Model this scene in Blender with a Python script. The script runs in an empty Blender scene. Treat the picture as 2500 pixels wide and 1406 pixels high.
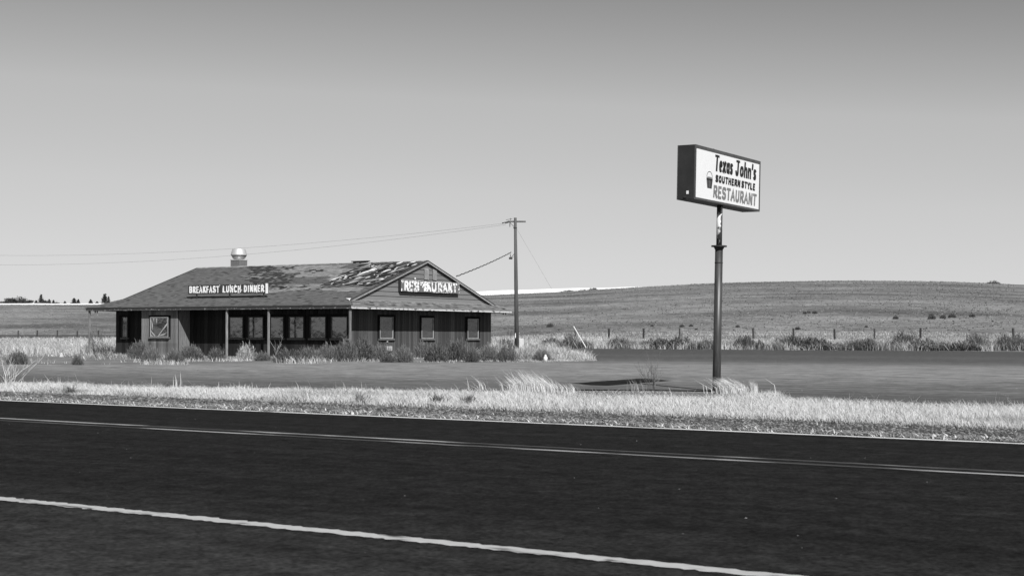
import bpy, bmesh, math, random
import numpy as np
from mathutils import Vector, Matrix

random.seed(11); RNG = np.random.default_rng(7)
R = math.radians
scene = bpy.context.scene
COL = scene.collection

# ------------------------------------------------------------------ camera
ANG = R(33.5)                      # road / building axis against the view
CA, SA = math.cos(ANG), math.sin(ANG)
CAMH = 1.4
cam_data = bpy.data.cameras.new('camera')
cam = bpy.data.objects.new('camera', cam_data); COL.objects.link(cam)
cam_data.sensor_width = 36; cam_data.lens = 51.84
cam_data.shift_y = 0.0467
cam_data.clip_start = 0.1; cam_data.clip_end = 6000
cam.matrix_world = Matrix.Translation((0, 0, CAMH)) @ Matrix.Rotation(R(90), 4, 'X') @ Matrix.Rotation(0.0038, 4, 'Z')
cam_data.dof.use_dof = True; cam_data.dof.focus_distance = 60; cam_data.dof.aperture_fstop = 5.6
scene.camera = cam

# ------------------------------------------------------------------ sky, sun, exposure (black-and-white film behind a red filter)
SUN_EL = R(42.1)
SUN_H = Vector((0.347, -0.937))
SKY_STRENGTH = 0.106
world = bpy.data.worlds.new('World'); scene.world = world; world.use_nodes = True
wt = world.node_tree; wt.nodes.clear()
sky = wt.nodes.new('ShaderNodeTexSky'); sky.sky_type = 'NISHITA'; sky.sun_disc = False
sky.sun_elevation = SUN_EL; sky.sun_rotation = math.atan2(SUN_H.x, SUN_H.y)
sky.altitude = 500; sky.air_density = 1.0; sky.dust_density = 0.6; sky.ozone_density = 1.0
sep = wt.nodes.new('ShaderNodeSeparateColor'); wt.links.new(sky.outputs[0], sep.inputs[0])
pw = wt.nodes.new('ShaderNodeMath'); pw.operation = 'MULTIPLY'; pw.inputs[1].default_value = 0.1
wt.links.new(sep.outputs[0], pw.inputs[0])
tone = wt.nodes.new('ShaderNodeValToRGB'); te = tone.color_ramp.elements          # film shoulder: the same curve for the whole sky
te[0].position = 0; te[0].color = (0, 0, 0, 1); te[1].position = 1; te[1].color = (.5, .5, .5, 1)
for p_, c_ in ((.10, .08), (.18, .145), (.254, .185), (.30, .25), (.363, .33), (.52, .395), (.72, .445)):
    q_ = te.new(p_); q_.color = (c_, c_, c_, 1)
mul10 = wt.nodes.new('ShaderNodeMath'); mul10.operation = 'MULTIPLY'; mul10.inputs[1].default_value = 10
wt.links.new(pw.outputs[0], tone.inputs[0]); wt.links.new(tone.outputs[0], mul10.inputs[0])
bg = wt.nodes.new('ShaderNodeBackground'); bg.inputs[1].default_value = SKY_STRENGTH
wt.links.new(mul10.outputs[0], bg.inputs[0])
wo = wt.nodes.new('ShaderNodeOutputWorld'); wt.links.new(bg.outputs[0], wo.inputs[0])

sun_d = bpy.data.lights.new('sun', 'SUN'); sun_d.energy = 5.0; sun_d.angle = R(0.53); sun_d.color = (1, 1, 1)
sun = bpy.data.objects.new('sun', sun_d); COL.objects.link(sun)
to_sun = Vector((SUN_H.x * math.cos(SUN_EL), SUN_H.y * math.cos(SUN_EL), math.sin(SUN_EL)))
sun.rotation_euler = to_sun.to_track_quat('Z', 'Y').to_euler(); sun.location = (60, -60, 80)

scene.view_settings.view_transform = 'Standard'; scene.view_settings.look = 'None'
scene.view_settings.exposure = 0.5; scene.view_settings.gamma = 1.0
scene.view_settings.use_curve_mapping = False

# ------------------------------------------------------------------ materials (all grey: the picture is black and white)
def g3(v): return (v, v, v, 1)
MATS = {}
KA = .74                            # overall reflectance level that goes with the exposure
def mat(name, lo, hi=None, scale=4.0, stretch=(1, 1, 1), rough=0.85, detail=6, bump=0.0, bscale=None,
        spec=0.3, metal=0.0, rnd=0.0, isl=0.0, trans=0.0, ramp=(0.3, 0.7), coord='Object', extra=None, extra_amt=0.0, bdist=0.02):
    if name in MATS: return MATS[name]
    m = bpy.data.materials.new(name); m.use_nodes = True; MATS[name] = m
    nt = m.node_tree; N = nt.nodes; L = nt.links; b = N['Principled BSDF']
    hi = lo if hi is None else hi
    lo, hi = lo * KA, hi * KA
    tc = N.new('ShaderNodeTexCoord'); mp = N.new('ShaderNodeMapping'); mp.inputs['Scale'].default_value = stretch
    L.new(tc.outputs[coord], mp.inputs[0])
    nz = N.new('ShaderNodeTexNoise'); nz.inputs['Scale'].default_value = scale; nz.inputs['Detail'].default_value = detail
    nz.inputs['Roughness'].default_value = 0.65
    L.new(mp.outputs[0], nz.inputs['Vector'])
    mr = N.new('ShaderNodeMapRange'); mr.inputs[1].default_value = ramp[0]; mr.inputs[2].default_value = ramp[1]
    mr.inputs[3].default_value = lo; mr.inputs[4].default_value = hi
    L.new(nz.outputs[0], mr.inputs[0]); out = mr.outputs[0]
    def mul(o, amt, src):
        r = N.new('ShaderNodeMapRange'); r.inputs[3].default_value = 1 - amt; r.inputs[4].default_value = 1 + amt
        L.new(src, r.inputs[0]); x = N.new('ShaderNodeMath'); x.operation = 'MULTIPLY'
        L.new(o, x.inputs[0]); L.new(r.outputs[0], x.inputs[1]); return x.outputs[0]
    if rnd: out = mul(out, rnd, N.new('ShaderNodeObjectInfo').outputs['Random'])
    if isl: out = mul(out, isl, N.new('ShaderNodeNewGeometry').outputs['Random Per Island'])
    if extra:                                       # second, larger noise
        n2 = N.new('ShaderNodeTexNoise'); n2.inputs['Scale'].default_value = extra; n2.inputs['Detail'].default_value = 4
        L.new(mp.outputs[0], n2.inputs['Vector'])
        r2 = N.new('ShaderNodeMapRange'); r2.inputs[1].default_value = .35; r2.inputs[2].default_value = .65
        L.new(n2.outputs[0], r2.inputs[0]); out = mul(out, extra_amt, r2.outputs[0])
    L.new(out, b.inputs['Base Color'])
    b.inputs['Roughness'].default_value = rough; b.inputs['Metallic'].default_value = metal
    b.inputs['Specular IOR Level'].default_value = spec
    if bump:
        nb = N.new('ShaderNodeTexNoise'); nb.inputs['Scale'].default_value = bscale or scale * 3; nb.inputs['Detail'].default_value = 5
        L.new(mp.outputs[0], nb.inputs['Vector'])
        bp = N.new('ShaderNodeBump'); bp.inputs['Strength'].default_value = bump; bp.inputs['Distance'].default_value = bdist
        L.new(nb.outputs[0], bp.inputs['Height']); L.new(bp.outputs[0], b.inputs['Normal'])
    if trans:
        tr = N.new('ShaderNodeBsdfTranslucent'); L.new(out, tr.inputs[0])
        mx = N.new('ShaderNodeMixShader'); mx.inputs[0].default_value = trans
        L.new(b.outputs[0], mx.inputs[1]); L.new(tr.outputs[0], mx.inputs[2])
        L.new(mx.outputs[0], N['Material Output'].inputs[0])
    return m

def patch_mat(name, base, over, scale, thr, stretch=(1, 1, 1), rough=0.7, soft=0.03, coord='Object', detail=8, spec=.3):
    """paint 'over' peeling away to 'base' with hard noisy edges"""
    base, over = base * KA, over * KA
    m = bpy.data.materials.new(name); m.use_nodes = True; MATS[name] = m
    nt = m.node_tree; N = nt.nodes; L = nt.links; b = N['Principled BSDF']
    tc = N.new('ShaderNodeTexCoord'); mp = N.new('ShaderNodeMapping'); mp.inputs['Scale'].default_value = stretch
    L.new(tc.outputs[coord], mp.inputs[0])
    nz = N.new('ShaderNodeTexNoise'); nz.inputs['Scale'].default_value = scale; nz.inputs['Detail'].default_value = detail
    L.new(mp.outputs[0], nz.inputs['Vector'])
    mr = N.new('ShaderNodeMapRange'); mr.inputs[1].default_value = thr - soft; mr.inputs[2].default_value = thr + soft
    mr.inputs[3].default_value = base; mr.inputs[4].default_value = over
    L.new(nz.outputs[0], mr.inputs[0])
    n2 = N.new('ShaderNodeTexNoise'); n2.inputs['Scale'].default_value = scale * 5
    L.new(mp.outputs[0], n2.inputs['Vector'])
    r2 = N.new('ShaderNodeMapRange'); r2.inputs[3].default_value = .75; r2.inputs[4].default_value = 1.25
    L.new(n2.outputs[0], r2.inputs[0])
    x = N.new('ShaderNodeMath'); x.operation = 'MULTIPLY'; L.new(mr.outputs[0], x.inputs[0]); L.new(r2.outputs[0], x.inputs[1])
    L.new(x.outputs[0], b.inputs['Base Color']); b.inputs['Roughness'].default_value = rough
    b.inputs['Specular IOR Level'].default_value = spec
    return m

# ------------------------------------------------------------------ object helpers
def link(o): COL.objects.link(o); return o
def tag(o, label=None, cat=None, group=None, kind=None):
    if label: o['label'] = label
    if cat: o['category'] = cat
    if group: o['group'] = group
    if kind: o['kind'] = kind
    return o
def empty(name, loc=(0, 0, 0), rz=0.0):
    o = bpy.data.objects.new(name, None); o.location = loc; o.rotation_euler = (0, 0, rz); o.empty_display_size = .3
    return link(o)
def mesh_obj(name, me, m=None, parent=None):
    o = bpy.data.objects.new(name, me); link(o)
    if m is not None and not me.materials: me.materials.append(m)
    if parent: o.parent = parent
    return o
def pyd(name, verts, faces, m=None, parent=None, smooth=False):
    me = bpy.data.meshes.new(name); me.from_pydata(verts, [], faces); me.update()
    if smooth: me.polygons.foreach_set('use_smooth', [True] * len(me.polygons))
    return mesh_obj(name, me, m, parent)

class MB:
    """collects shapes into one mesh"""
    def __init__(s): s.v = []; s.f = []; s.mi = []
    def add(s, vs, fs, mi=0):
        o = len(s.v); s.v += [tuple(v) for v in vs]; s.f += [tuple(i + o for i in f) for f in fs]; s.mi += [mi] * len(fs); return s
    def box(s, x0, x1, y0, y1, z0, z1, mi=0):
        return s.add([(x0, y0, z0), (x1, y0, z0), (x1, y1, z0), (x0, y1, z0), (x0, y0, z1), (x1, y0, z1), (x1, y1, z1), (x0, y1, z1)],
                     [(0, 3, 2, 1), (4, 5, 6, 7), (0, 1, 5, 4), (1, 2, 6, 5), (2, 3, 7, 6), (3, 0, 4, 7)], mi)
    def prism(s, poly, off, mi=0):
        """polygon of 3D points extruded by a vector"""
        n = len(poly); off = Vector(off)
        vs = [Vector(p) for p in poly] + [Vector(p) + off for p in poly]
        fs = [tuple(range(n)), tuple(reversed(range(n, 2 * n)))] + [(i, i + n, (i + 1) % n + n, (i + 1) % n) for i in range(n)]
        return s.add(vs, fs, mi)
    def bar(s, a, b, w, h=None, mi=0, up=(0, 0, 1)):
        """square bar from a to b"""
        h = h or w; a = Vector(a); b = Vector(b); d = (b - a).normalized(); u = Vector(up)
        if abs(d.dot(u)) > .99: u = Vector((0, 1, 0))
        sx = d.cross(u).normalized() * (w / 2); sy = sx.cross(d).normalized() * (h / 2)
        vs = [a - sx - sy, a + sx - sy, a + sx + sy, a - sx + sy, b - sx - sy, b + sx - sy, b + sx + sy, b - sx + sy]
        return s.add(vs, [(0, 1, 2, 3), (7, 6, 5, 4), (0, 4, 5, 1), (1, 5, 6, 2), (2, 6, 7, 3), (3, 7, 4, 0)], mi)
    def tube(s, pts, rad, n=8, mi=0, cap=True):
        pts = [Vector(p) for p in pts]; rads = rad if isinstance(rad, (list, tuple)) else [rad] * len(pts)
        o = len(s.v); prev = None
        for i, p in enumerate(pts):
            d = (pts[min(i + 1, len(pts) - 1)] - pts[max(i - 1, 0)]).normalized()
            u = Vector((0, 0, 1)) if abs(d.z) < .95 else Vector((1, 0, 0))
            a = d.cross(u).normalized(); b = a.cross(d)
            for k in range(n):
                t = 2 * math.pi * k / n; s.v.append(tuple(p + (a * math.cos(t) + b * math.sin(t)) * rads[i]))
        for i in range(len(pts) - 1):
            for k in range(n):
                s.f.append((o + i * n + k, o + i * n + (k + 1) % n, o + (i + 1) * n + (k + 1) % n, o + (i + 1) * n + k)); s.mi.append(mi)
        if cap:
            s.f.append(tuple(o + k for k in reversed(range(n)))); s.mi.append(mi)
            s.f.append(tuple(o + (len(pts) - 1) * n + k for k in range(n))); s.mi.append(mi)
        return s
    def lathe(s, prof, cx, cy, n=24, mi=0):
        o = len(s.v)
        for r, z in prof:
            for k in range(n):
                t = 2 * math.pi * k / n; s.v.append((cx + r * math.cos(t), cy + r * math.sin(t), z))
        for i in range(len(prof) - 1):
            for k in range(n):
                s.f.append((o + i * n + k, o + i * n + (k + 1) % n, o + (i + 1) * n + (k + 1) % n, o + (i + 1) * n + k)); s.mi.append(mi)
        return s
    def build(s, name, m, parent=None, smooth=False, bevel=0):
        me = bpy.data.meshes.new(name); me.from_pydata(s.v, [], s.f); me.update()
        for x in (m if isinstance(m, (list, tuple)) else [m]): me.materials.append(x)
        if isinstance(m, (list, tuple)): me.polygons.foreach_set('material_index', s.mi)
        if bevel:
            bm = bmesh.new(); bm.from_mesh(me)
            bmesh.ops.bevel(bm, geom=list(bm.edges), offset=bevel, segments=1, affect='EDGES')
            bm.to_mesh(me); bm.free()
        if smooth: me.polygons.foreach_set('use_smooth', [True] * len(me.polygons))
        o = bpy.data.objects.new(name, me); link(o)
        if parent: o.parent = parent
        return o

# ------------------------------------------------------------------ terrain heights
XS = [0, 200, 400, 800, 1180, 1360, 1488, 1660, 1750, 1840, 2000, 2100, 2300, 2425, 2500]
RIDGE = [747, 747.5, 745, 738, 727, 720, 712.5, 704, 700, 698, 695.5, 695, 697.5, 702, 706]
XF = [0, 200, 600, 1200, 1400, 1660, 1750, 1840, 2000, 2100, 2300, 2500]
FAR = [740, 741, 733, 709.5, 703, 698, 696.5, 695, 693.5, 694, 699, 708]
def lab(X, Y): return X * CA - Y * SA, X * SA + Y * CA        # world -> road frame (along, across)
def wld(a, d): return a * CA + d * SA, -a * SA + d * CA
def gz(X, Y):
    X = np.asarray(X, float); Y = np.asarray(Y, float)
    d = X * SA + Y * CA
    tx = np.clip(X / np.maximum(Y, 30), -.5, .5); sx = 1250 + 3600 * tx; hz = 820 + .0038 * (sx - 1250)
    z = np.interp(d, [34, 50], [-.03, .20])
    zf = np.interp(sx, [0, 600, 1400, 2500], [.45, .75, .95, 1.12])
    d0 = np.interp(sx, [300, 1300], [85, 125])
    p = np.clip((d - d0) / (150 - d0), 0, 1)
    z = z + (zf - .20) * (p * p * (3 - 2 * p)) * (Y > 30)
    y150 = 150 / (SA * tx + CA); yr = y150 + 205
    hr = CAMH + yr * (hz - np.interp(sx, XS, RIDGE)) / 3600
    hf = CAMH + 820 * (hz - np.interp(sx, XF, FAR)) / 3600
    q = (Y - y150) / (yr - y150)
    z1 = zf + (hr - zf) * np.sin(np.clip(q, 0, 1) * math.pi / 2) ** 1.0
    u = np.clip((Y - yr) / (820 - yr), 0, 1)
    z2 = hr + (hf - hr) * u - 5.0 * np.sin(math.pi * u) * (1 - .3 * u)
    far = np.clip((Y - 820) / 1500, 0, 1)
    z = np.where((q > 0) & (Y > 30), z1, z); z = np.where((q > 1) & (Y > 30), z2, z)
    z = z - far * 30
    return z
def gzs(X, Y): return float(gz(X, Y))

m_ground = mat('dry_soil', .09, .22, scale=1.5, rough=.95, bump=.5, detail=10, extra=.15, extra_amt=.25)
m_hill = mat('hill_grass', .09, .27, scale=1.9, rough=1, bump=.5, bscale=2.2, bdist=.15, detail=12, extra=.11, extra_amt=.38, ramp=(.33, .67), stretch=(.28, 1, 1), spec=0)
m_stub = mat('wheat_stubble', .92, 1.05, scale=.05, rough=1, spec=0)

# ground grid in the road frame
an = np.unique(np.concatenate([np.arange(-3000, -900, 200.), np.arange(-900, -420, 12.), np.arange(-420, 60, 5.), np.arange(60, 300, 20.), np.arange(300, 2001, 170.)]))
dn = np.unique(np.concatenate([[-1500, -600, -200, -60, -20, 0, 10, 20, 23.5, 30, 34, 38, 42, 46, 50, 55, 60, 70, 80], np.arange(85, 150, 4.), np.arange(150, 520, 5.), np.arange(520, 1000, 20.), np.arange(1000, 2800, 150.)]))
Ag, Dg = np.meshgrid(an, dn); Xg, Yg = wld(Ag, Dg); Zg = gz(Xg, Yg)
nA, nD = len(an), len(dn)
verts = np.stack([Ag, Dg, Zg], -1).reshape(-1, 3)
ii = (np.arange(nD - 1)[:, None] * nA + np.arange(nA - 1)[None]).ravel()
quads = np.stack([ii, ii + 1, ii + nA + 1, ii + nA], -1)
cen = verts[quads].mean(1); cX, cY = wld(cen[:, 0], cen[:, 1])
ctx = np.clip(cX / np.maximum(cY, 30), -.5, .5); yr = 150 / (SA * ctx + CA) + 205
cls = np.where((cen[:, 1] > 148) & (cY > 30), 1, 0); cls = np.where((cY > yr + 6) & (cls == 1), 2, cls)
for k, (nm, mm) in enumerate((('ground', m_ground), ('hill', m_hill), ('stubble_field', m_stub))):
    q = quads[cls == k]; used, inv = np.unique(q, return_inverse=True); inv = inv.reshape(q.shape)
    o = pyd(nm, verts[used].tolist(), inv.tolist(), mm, smooth=True); o.rotation_euler = (0, 0, -ANG); tag(o, kind='structure')

def sheet(name, poly, z, m, cuts=(34, 38, 42, 46, 50), flat=False):
    """flat polygon in the road frame laid over the ground"""
    bm = bmesh.new(); vs = [bm.verts.new((a, d, 0)) for a, d in poly]; bm.faces.new(vs)
    for c in cuts:
        g = list(bm.verts) + list(bm.edges) + list(bm.faces)
        bmesh.ops.bisect_plane(bm, geom=g, plane_co=(0, c, 0), plane_no=(0, 1, 0))
    bmesh.ops.triangulate(bm, faces=list(bm.faces)); bmesh.ops.recalc_face_normals(bm, faces=list(bm.faces))
    for f in bm.faces:
        if f.normal.z < 0: f.normal_flip()
    for v in bm.verts:
        X, Y = wld(v.co.x, v.co.y); v.co.z = z + (0 if flat else float(np.interp(v.co.y, [34, 50], [-.03, .20])))
    me = bpy.data.meshes.new(name); bm.to_mesh(me); bm.free()
    o = mesh_obj(name, me, m); o.rotation_euler = (0, 0, -ANG); return tag(o, kind='structure')

# asphalt: long streaks of wear along the driving direction, lighter and dustier towards the near shoulder
def asphalt():
    m = mat('asphalt', .009, .022, scale=5, rough=.9, bump=.35, bscale=60, bdist=.006, detail=10, spec=.02)
    nt = m.node_tree; N = nt.nodes; L = nt.links; b = N['Principled BSDF']
    src = b.inputs['Base Color'].links[0].from_socket
    tc = N.new('ShaderNodeTexCoord'); sx = N.new('ShaderNodeSeparateXYZ'); L.new(tc.outputs['Object'], sx.inputs[0])
    mp = N.new('ShaderNodeMapping'); mp.inputs['Scale'].default_value = (.12, 2.0, 1); L.new(tc.outputs['Object'], mp.inputs[0])
    n = N.new('ShaderNodeTexNoise'); n.inputs['Scale'].default_value = 1.2; n.inputs['Detail'].default_value = 6; L.new(mp.outputs[0], n.inputs[0])
    r = N.new('ShaderNodeMapRange'); r.inputs[1].default_value = .3; r.inputs[2].default_value = .7; r.inputs[3].default_value = .8; r.inputs[4].default_value = 1.2
    L.new(n.outputs[0], r.inputs[0])
    g1 = N.new('ShaderNodeTexNoise'); g1.inputs['Scale'].default_value = 26; g1.inputs['Detail'].default_value = 3; L.new(tc.outputs['Object'], g1.inputs[0])
    g2 = N.new('ShaderNodeMapRange'); g2.inputs[1].default_value = .3; g2.inputs[2].default_value = .7; g2.inputs[3].default_value = .55; g2.inputs[4].default_value = 1.5; L.new(g1.outputs[0], g2.inputs[0])
    h1 = N.new('ShaderNodeTexNoise'); h1.inputs['Scale'].default_value = 2.2; h1.inputs['Detail'].default_value = 8; h1.inputs['Roughness'].default_value = .75; L.new(tc.outputs['Object'], h1.inputs[0])
    h2 = N.new('ShaderNodeMapRange'); h2.inputs[1].default_value = .3; h2.inputs[2].default_value = .7; h2.inputs[3].default_value = .65; h2.inputs[4].default_value = 1.35; L.new(h1.outputs[0], h2.inputs[0])
    gm = N.new('ShaderNodeMath'); gm.operation = 'MULTIPLY'; L.new(g2.outputs[0], gm.inputs[0]); L.new(h2.outputs[0], gm.inputs[1])
    gs_ = N.new('ShaderNodeMath'); gs_.operation = 'MULTIPLY'; L.new(src, gs_.inputs[0]); L.new(gm.outputs[0], gs_.inputs[1]); src = gs_.outputs[0]
    # dusty outer band beside the near line (d < 8): worn, less driven asphalt
    nd = N.new('ShaderNodeTexNoise'); nd.inputs['Scale'].default_value = .8; L.new(tc.outputs['Object'], nd.inputs[0])
    ad = N.new('ShaderNodeMath'); ad.operation = 'MULTIPLY_ADD'; L.new(nd.outputs[0], ad.inputs[0]); ad.inputs[1].default_value = 1.6; L.new(sx.outputs[1], ad.inputs[2])
    dr = N.new('ShaderNodeMapRange'); dr.inputs[1].default_value = 6.5; dr.inputs[2].default_value = 10.5; dr.inputs[3].default_value = 2.2; dr.inputs[4].default_value = 1.0
    L.new(ad.outputs[0], dr.inputs[0])
    x = N.new('ShaderNodeMath'); x.operation = 'MULTIPLY'; L.new(src, x.inputs[0]); L.new(r.outputs[0], x.inputs[1])
    y = N.new('ShaderNodeMath'); y.operation = 'MULTIPLY'; L.new(x.outputs[0], y.inputs[0]); L.new(dr.outputs[0], y.inputs[1])
    # pale stone chips
    v = N.new('ShaderNodeTexVoronoi'); v.inputs['Scale'].default_value = 14; L.new(tc.outputs['Object'], v.inputs[0])
    lt = N.new('ShaderNodeMath'); lt.operation = 'LESS_THAN'; lt.inputs[1].default_value = .10; L.new(v.outputs['Distance'], lt.inputs[0])
    vs = N.new('ShaderNodeSeparateColor'); L.new(v.outputs['Color'], vs.inputs[0])
    gt = N.new('ShaderNodeMath'); gt.operation = 'GREATER_THAN'; gt.inputs[1].default_value = .985; L.new(vs.outputs[0], gt.inputs[0])
    an_ = N.new('ShaderNodeMath'); an_.operation = 'MULTIPLY'; L.new(lt.outputs[0], an_.inputs[0]); L.new(gt.outputs[0], an_.inputs[1])
    fin = N.new('ShaderNodeMath'); fin.operation = 'MULTIPLY_ADD'; L.new(an_.outputs[0], fin.inputs[0]); fin.inputs[1].default_value = .045; L.new(y.outputs[0], fin.inputs[2])
    L.new(fin.outputs[0], b.inputs['Base Color']); return m
m_asph = asphalt()
BIG = 600
sheet('road', [(-BIG, 1.5), (300, 1.5), (300, 20.36), (-BIG, 20.36)], -.012, m_asph, (), True)
m_shoulder = mat('gravel_shoulder', .03, .08, scale=14, rough=1, bump=.8, bscale=30, bdist=.03, extra=2.0, extra_amt=.25)
sheet('gravel_shoulder', [(-BIG, 20.3), (300, 20.3), (300, 24.6), (-BIG, 24.6)], -.018, m_shoulder, (), True)
sheet('near_shoulder', [(-BIG, -4), (300, -4), (300, 1.55), (-BIG, 1.55)], -.018, m_shoulder, (), True)

def line_mat(name, paint, thr, sc):
    return patch_mat(name, .04, paint, sc, thr, stretch=(.35, 1, 1), rough=.8, soft=.06)
m_line_far = line_mat('edge_line_paint', .62, .36, 3.0)
m_line_c = line_mat('centre_line_paint', .30, .53, 1.6)
m_line_n = line_mat('near_line_paint', .42, .36, 7)
def painted_line(name, d, w, m, wob=.012, step=.5, a0=-60, a1=12):
    vs = []; fs = []; n = int((a1 - a0) / step)
    for i in range(n + 1):
        a = a0 + i * step; c = d + random.uniform(-wob, wob) * .5
        vs += [(a, c - w / 2 + random.uniform(-wob, wob), -.007), (a, c + w / 2 + random.uniform(-wob, wob), -.007)]
        if i: fs.append((2 * i - 2, 2 * i, 2 * i + 1, 2 * i - 1))
    vs += [(-BIG, d - w / 2, -.007), (-BIG, d + w / 2, -.007), (300, d - w / 2, -.007), (300, d + w / 2, -.007)]
    k = 2 * (n + 1); fs += [(k, 0, 1, k + 1), (k - 2, k + 2, k + 3, k - 1)]
    o = pyd(name, vs, fs, m); o.rotation_euler = (0, 0, -ANG); tag(o, kind='structure'); return o
painted_line('edge_line', 20.15, .2, m_line_far)
painted_line('centre_line', 15.85, .15, m_line_c)
painted_line('centre_line', 15.45, .15, m_line_c)
painted_line('near_line', 8.12, .17, m_line_n, wob=.02, step=.05, a0=-24, a1=4)

# parking lot: dark oiled asphalt with drifts of pale dust worn into bands along the old driving lines
def lot_mat():
    m = mat('lot_asphalt', .055, .095, scale=3, rough=.95, bump=.5, bscale=12, bdist=.02, detail=10, spec=.1)
    nt = m.node_tree; N = nt.nodes; L = nt.links; b = N['Principled BSDF']; src = b.inputs['Base Color'].links[0].from_socket
    tc = N.new('ShaderNodeTexCoord'); sx = N.new('ShaderNodeSeparateXYZ'); L.new(tc.outputs['Object'], sx.inputs[0])
    mp = N.new('ShaderNodeMapping'); mp.inputs['Scale'].default_value = (.11, .35, 1); mp.inputs['Rotation'].default_value = (0, 0, R(14)); L.new(tc.outputs['Object'], mp.inputs[0])
    n = N.new('ShaderNodeTexNoise'); n.inputs['Scale'].default_value = 1; n.inputs['Detail'].default_value = 9; n.inputs['Roughness'].default_value = .7; L.new(mp.outputs[0], n.inputs[0])
    # dust cover as a function of place: swept edge by the road, dusty middle, clean lane behind
    add = N.new('ShaderNodeMath'); add.operation = 'MULTIPLY_ADD'; L.new(n.outputs[0], add.inputs[0]); add.inputs[1].default_value = 18; L.new(sx.outputs[1], add.inputs[2])
    sh = N.new('ShaderNodeMath'); sh.operation = 'MULTIPLY_ADD'; L.new(sx.outputs[0], sh.inputs[0]); sh.inputs[1].default_value = -.22; L.new(add.outputs[0], sh.inputs[2])
    cr = N.new('ShaderNodeValToRGB'); e = cr.color_ramp.elements
    r = N.new('ShaderNodeMapRange'); r.inputs[1].default_value = 30; r.inputs[2].default_value = 110; L.new(sh.outputs[0], r.inputs[0]); L.new(r.outputs[0], cr.inputs[0])
    e[0].position = .0; e[0].color = g3(.1); e[1].position = 1; e[1].color = g3(0)
    for p, c in ((.19, .12), (.27, .55), (.36, 1), (.50, .95), (.60, .35), (.68, .12), (.76, .05), (.86, .14)):
        q = e.new(p); q.color = g3(c)
    n3 = N.new('ShaderNodeTexNoise'); n3.inputs['Scale'].default_value = 5; n3.inputs['Detail'].default_value = 6; L.new(mp.outputs[0], n3.inputs[0])
    r3 = N.new('ShaderNodeMapRange'); r3.inputs[1].default_value = .35; r3.inputs[2].default_value = .6; r3.inputs[3].default_value = .55; L.new(n3.outputs[0], r3.inputs[0])
    f = N.new('ShaderNodeMath'); f.operation = 'MULTIPLY'; L.new(cr.outputs[0], f.inputs[0]); L.new(r3.outputs[0], f.inputs[1])
    mx = N.new('ShaderNodeMath'); mx.operation = 'MULTIPLY_ADD'; L.new(f.outputs[0], mx.inputs[0]); mx.inputs[1].default_value = .125; L.new(src, mx.inputs[2])
    n4 = N.new('ShaderNodeTexNoise'); n4.inputs['Scale'].default_value = 1.6; n4.inputs['Detail'].default_value = 10; n4.inputs['Roughness'].default_value = .8; L.new(tc.outputs['Object'], n4.inputs[0])
    r4 = N.new('ShaderNodeMapRange'); r4.inputs[1].default_value = .3; r4.inputs[2].default_value = .7; r4.inputs[3].default_value = .5; r4.inputs[4].default_value = 1.5; L.new(n4.outputs[0], r4.inputs[0])
    m4 = N.new('ShaderNodeMath'); m4.operation = 'MULTIPLY'; L.new(mx.outputs[0], m4.inputs[0]); L.new(r4.outputs[0], m4.inputs[1]); mx = m4
    L.new(mx.outputs[0], b.inputs['Base Color']); return m
VERGE = [(-BIG, 22), (-120, 23.9), (-60, 24.0), (-38, 24.6), (-34.5, 25.2), (-30.9, 26.9), (-26, 27.8), (-22.5, 29.4), (-20.5, 33.0), (-18.3, 34.2), (-15.2, 34.9), (-13.4, 31.6), (-12, 30.4), (-8.4, 30.1), (10, 30.4), (300, 32)]
ISLAND = [(-BIG, 30), (-140, 33), (-90, 37), (-53, 40.5), (-49.3, 41.7), (-48, 42.9), (-44.4, 44), (-43, 45.5), (-41.4, 46.7), (-41.4, 50), (-37.5, 50.4), (-36.4, 53.4), (-35.3, 56), (-35.4, 61), (-38.5, 66), (-43, 73), (-48.3, 79), (-60, 98), (-75.7, 119)]
BACK = [(-70, 120.4), (-49.5, 124.3), (-33, 129), (60, 134), (300, 136)]
lot_poly = VERGE + BACK[::-1] + ISLAND[::-1]
sheet('parking_lot', lot_poly, .03, lot_mat())
bvs = []; bfs = []
for i in range(41):
    a = -215 + i * 2.6; k = min(1, (41 - i) / 12); h = .1 + .6 * k + random.uniform(-.05, .05)
    for dd, hh in ((151, -.3), (152.5, h), (155, h * .95), (157, -.3)):
        X_, Y_ = wld(a, dd); bvs.append((a, dd, max(gzs(X_, Y_), .3) * (1 if hh < 0 else .9) + (hh if hh < 0 else hh * .55)))
    if i: bfs += [(4 * i - 4 + q, 4 * i + q, 4 * i + q + 1, 4 * i - 3 + q) for q in range(3)]
bo = pyd('earth_berm', bvs, bfs, mat('berm_soil', .05, .09, scale=2, rough=1)); bo.rotation_euler = (0, 0, -ANG); tag(bo, kind='structure')

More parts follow.
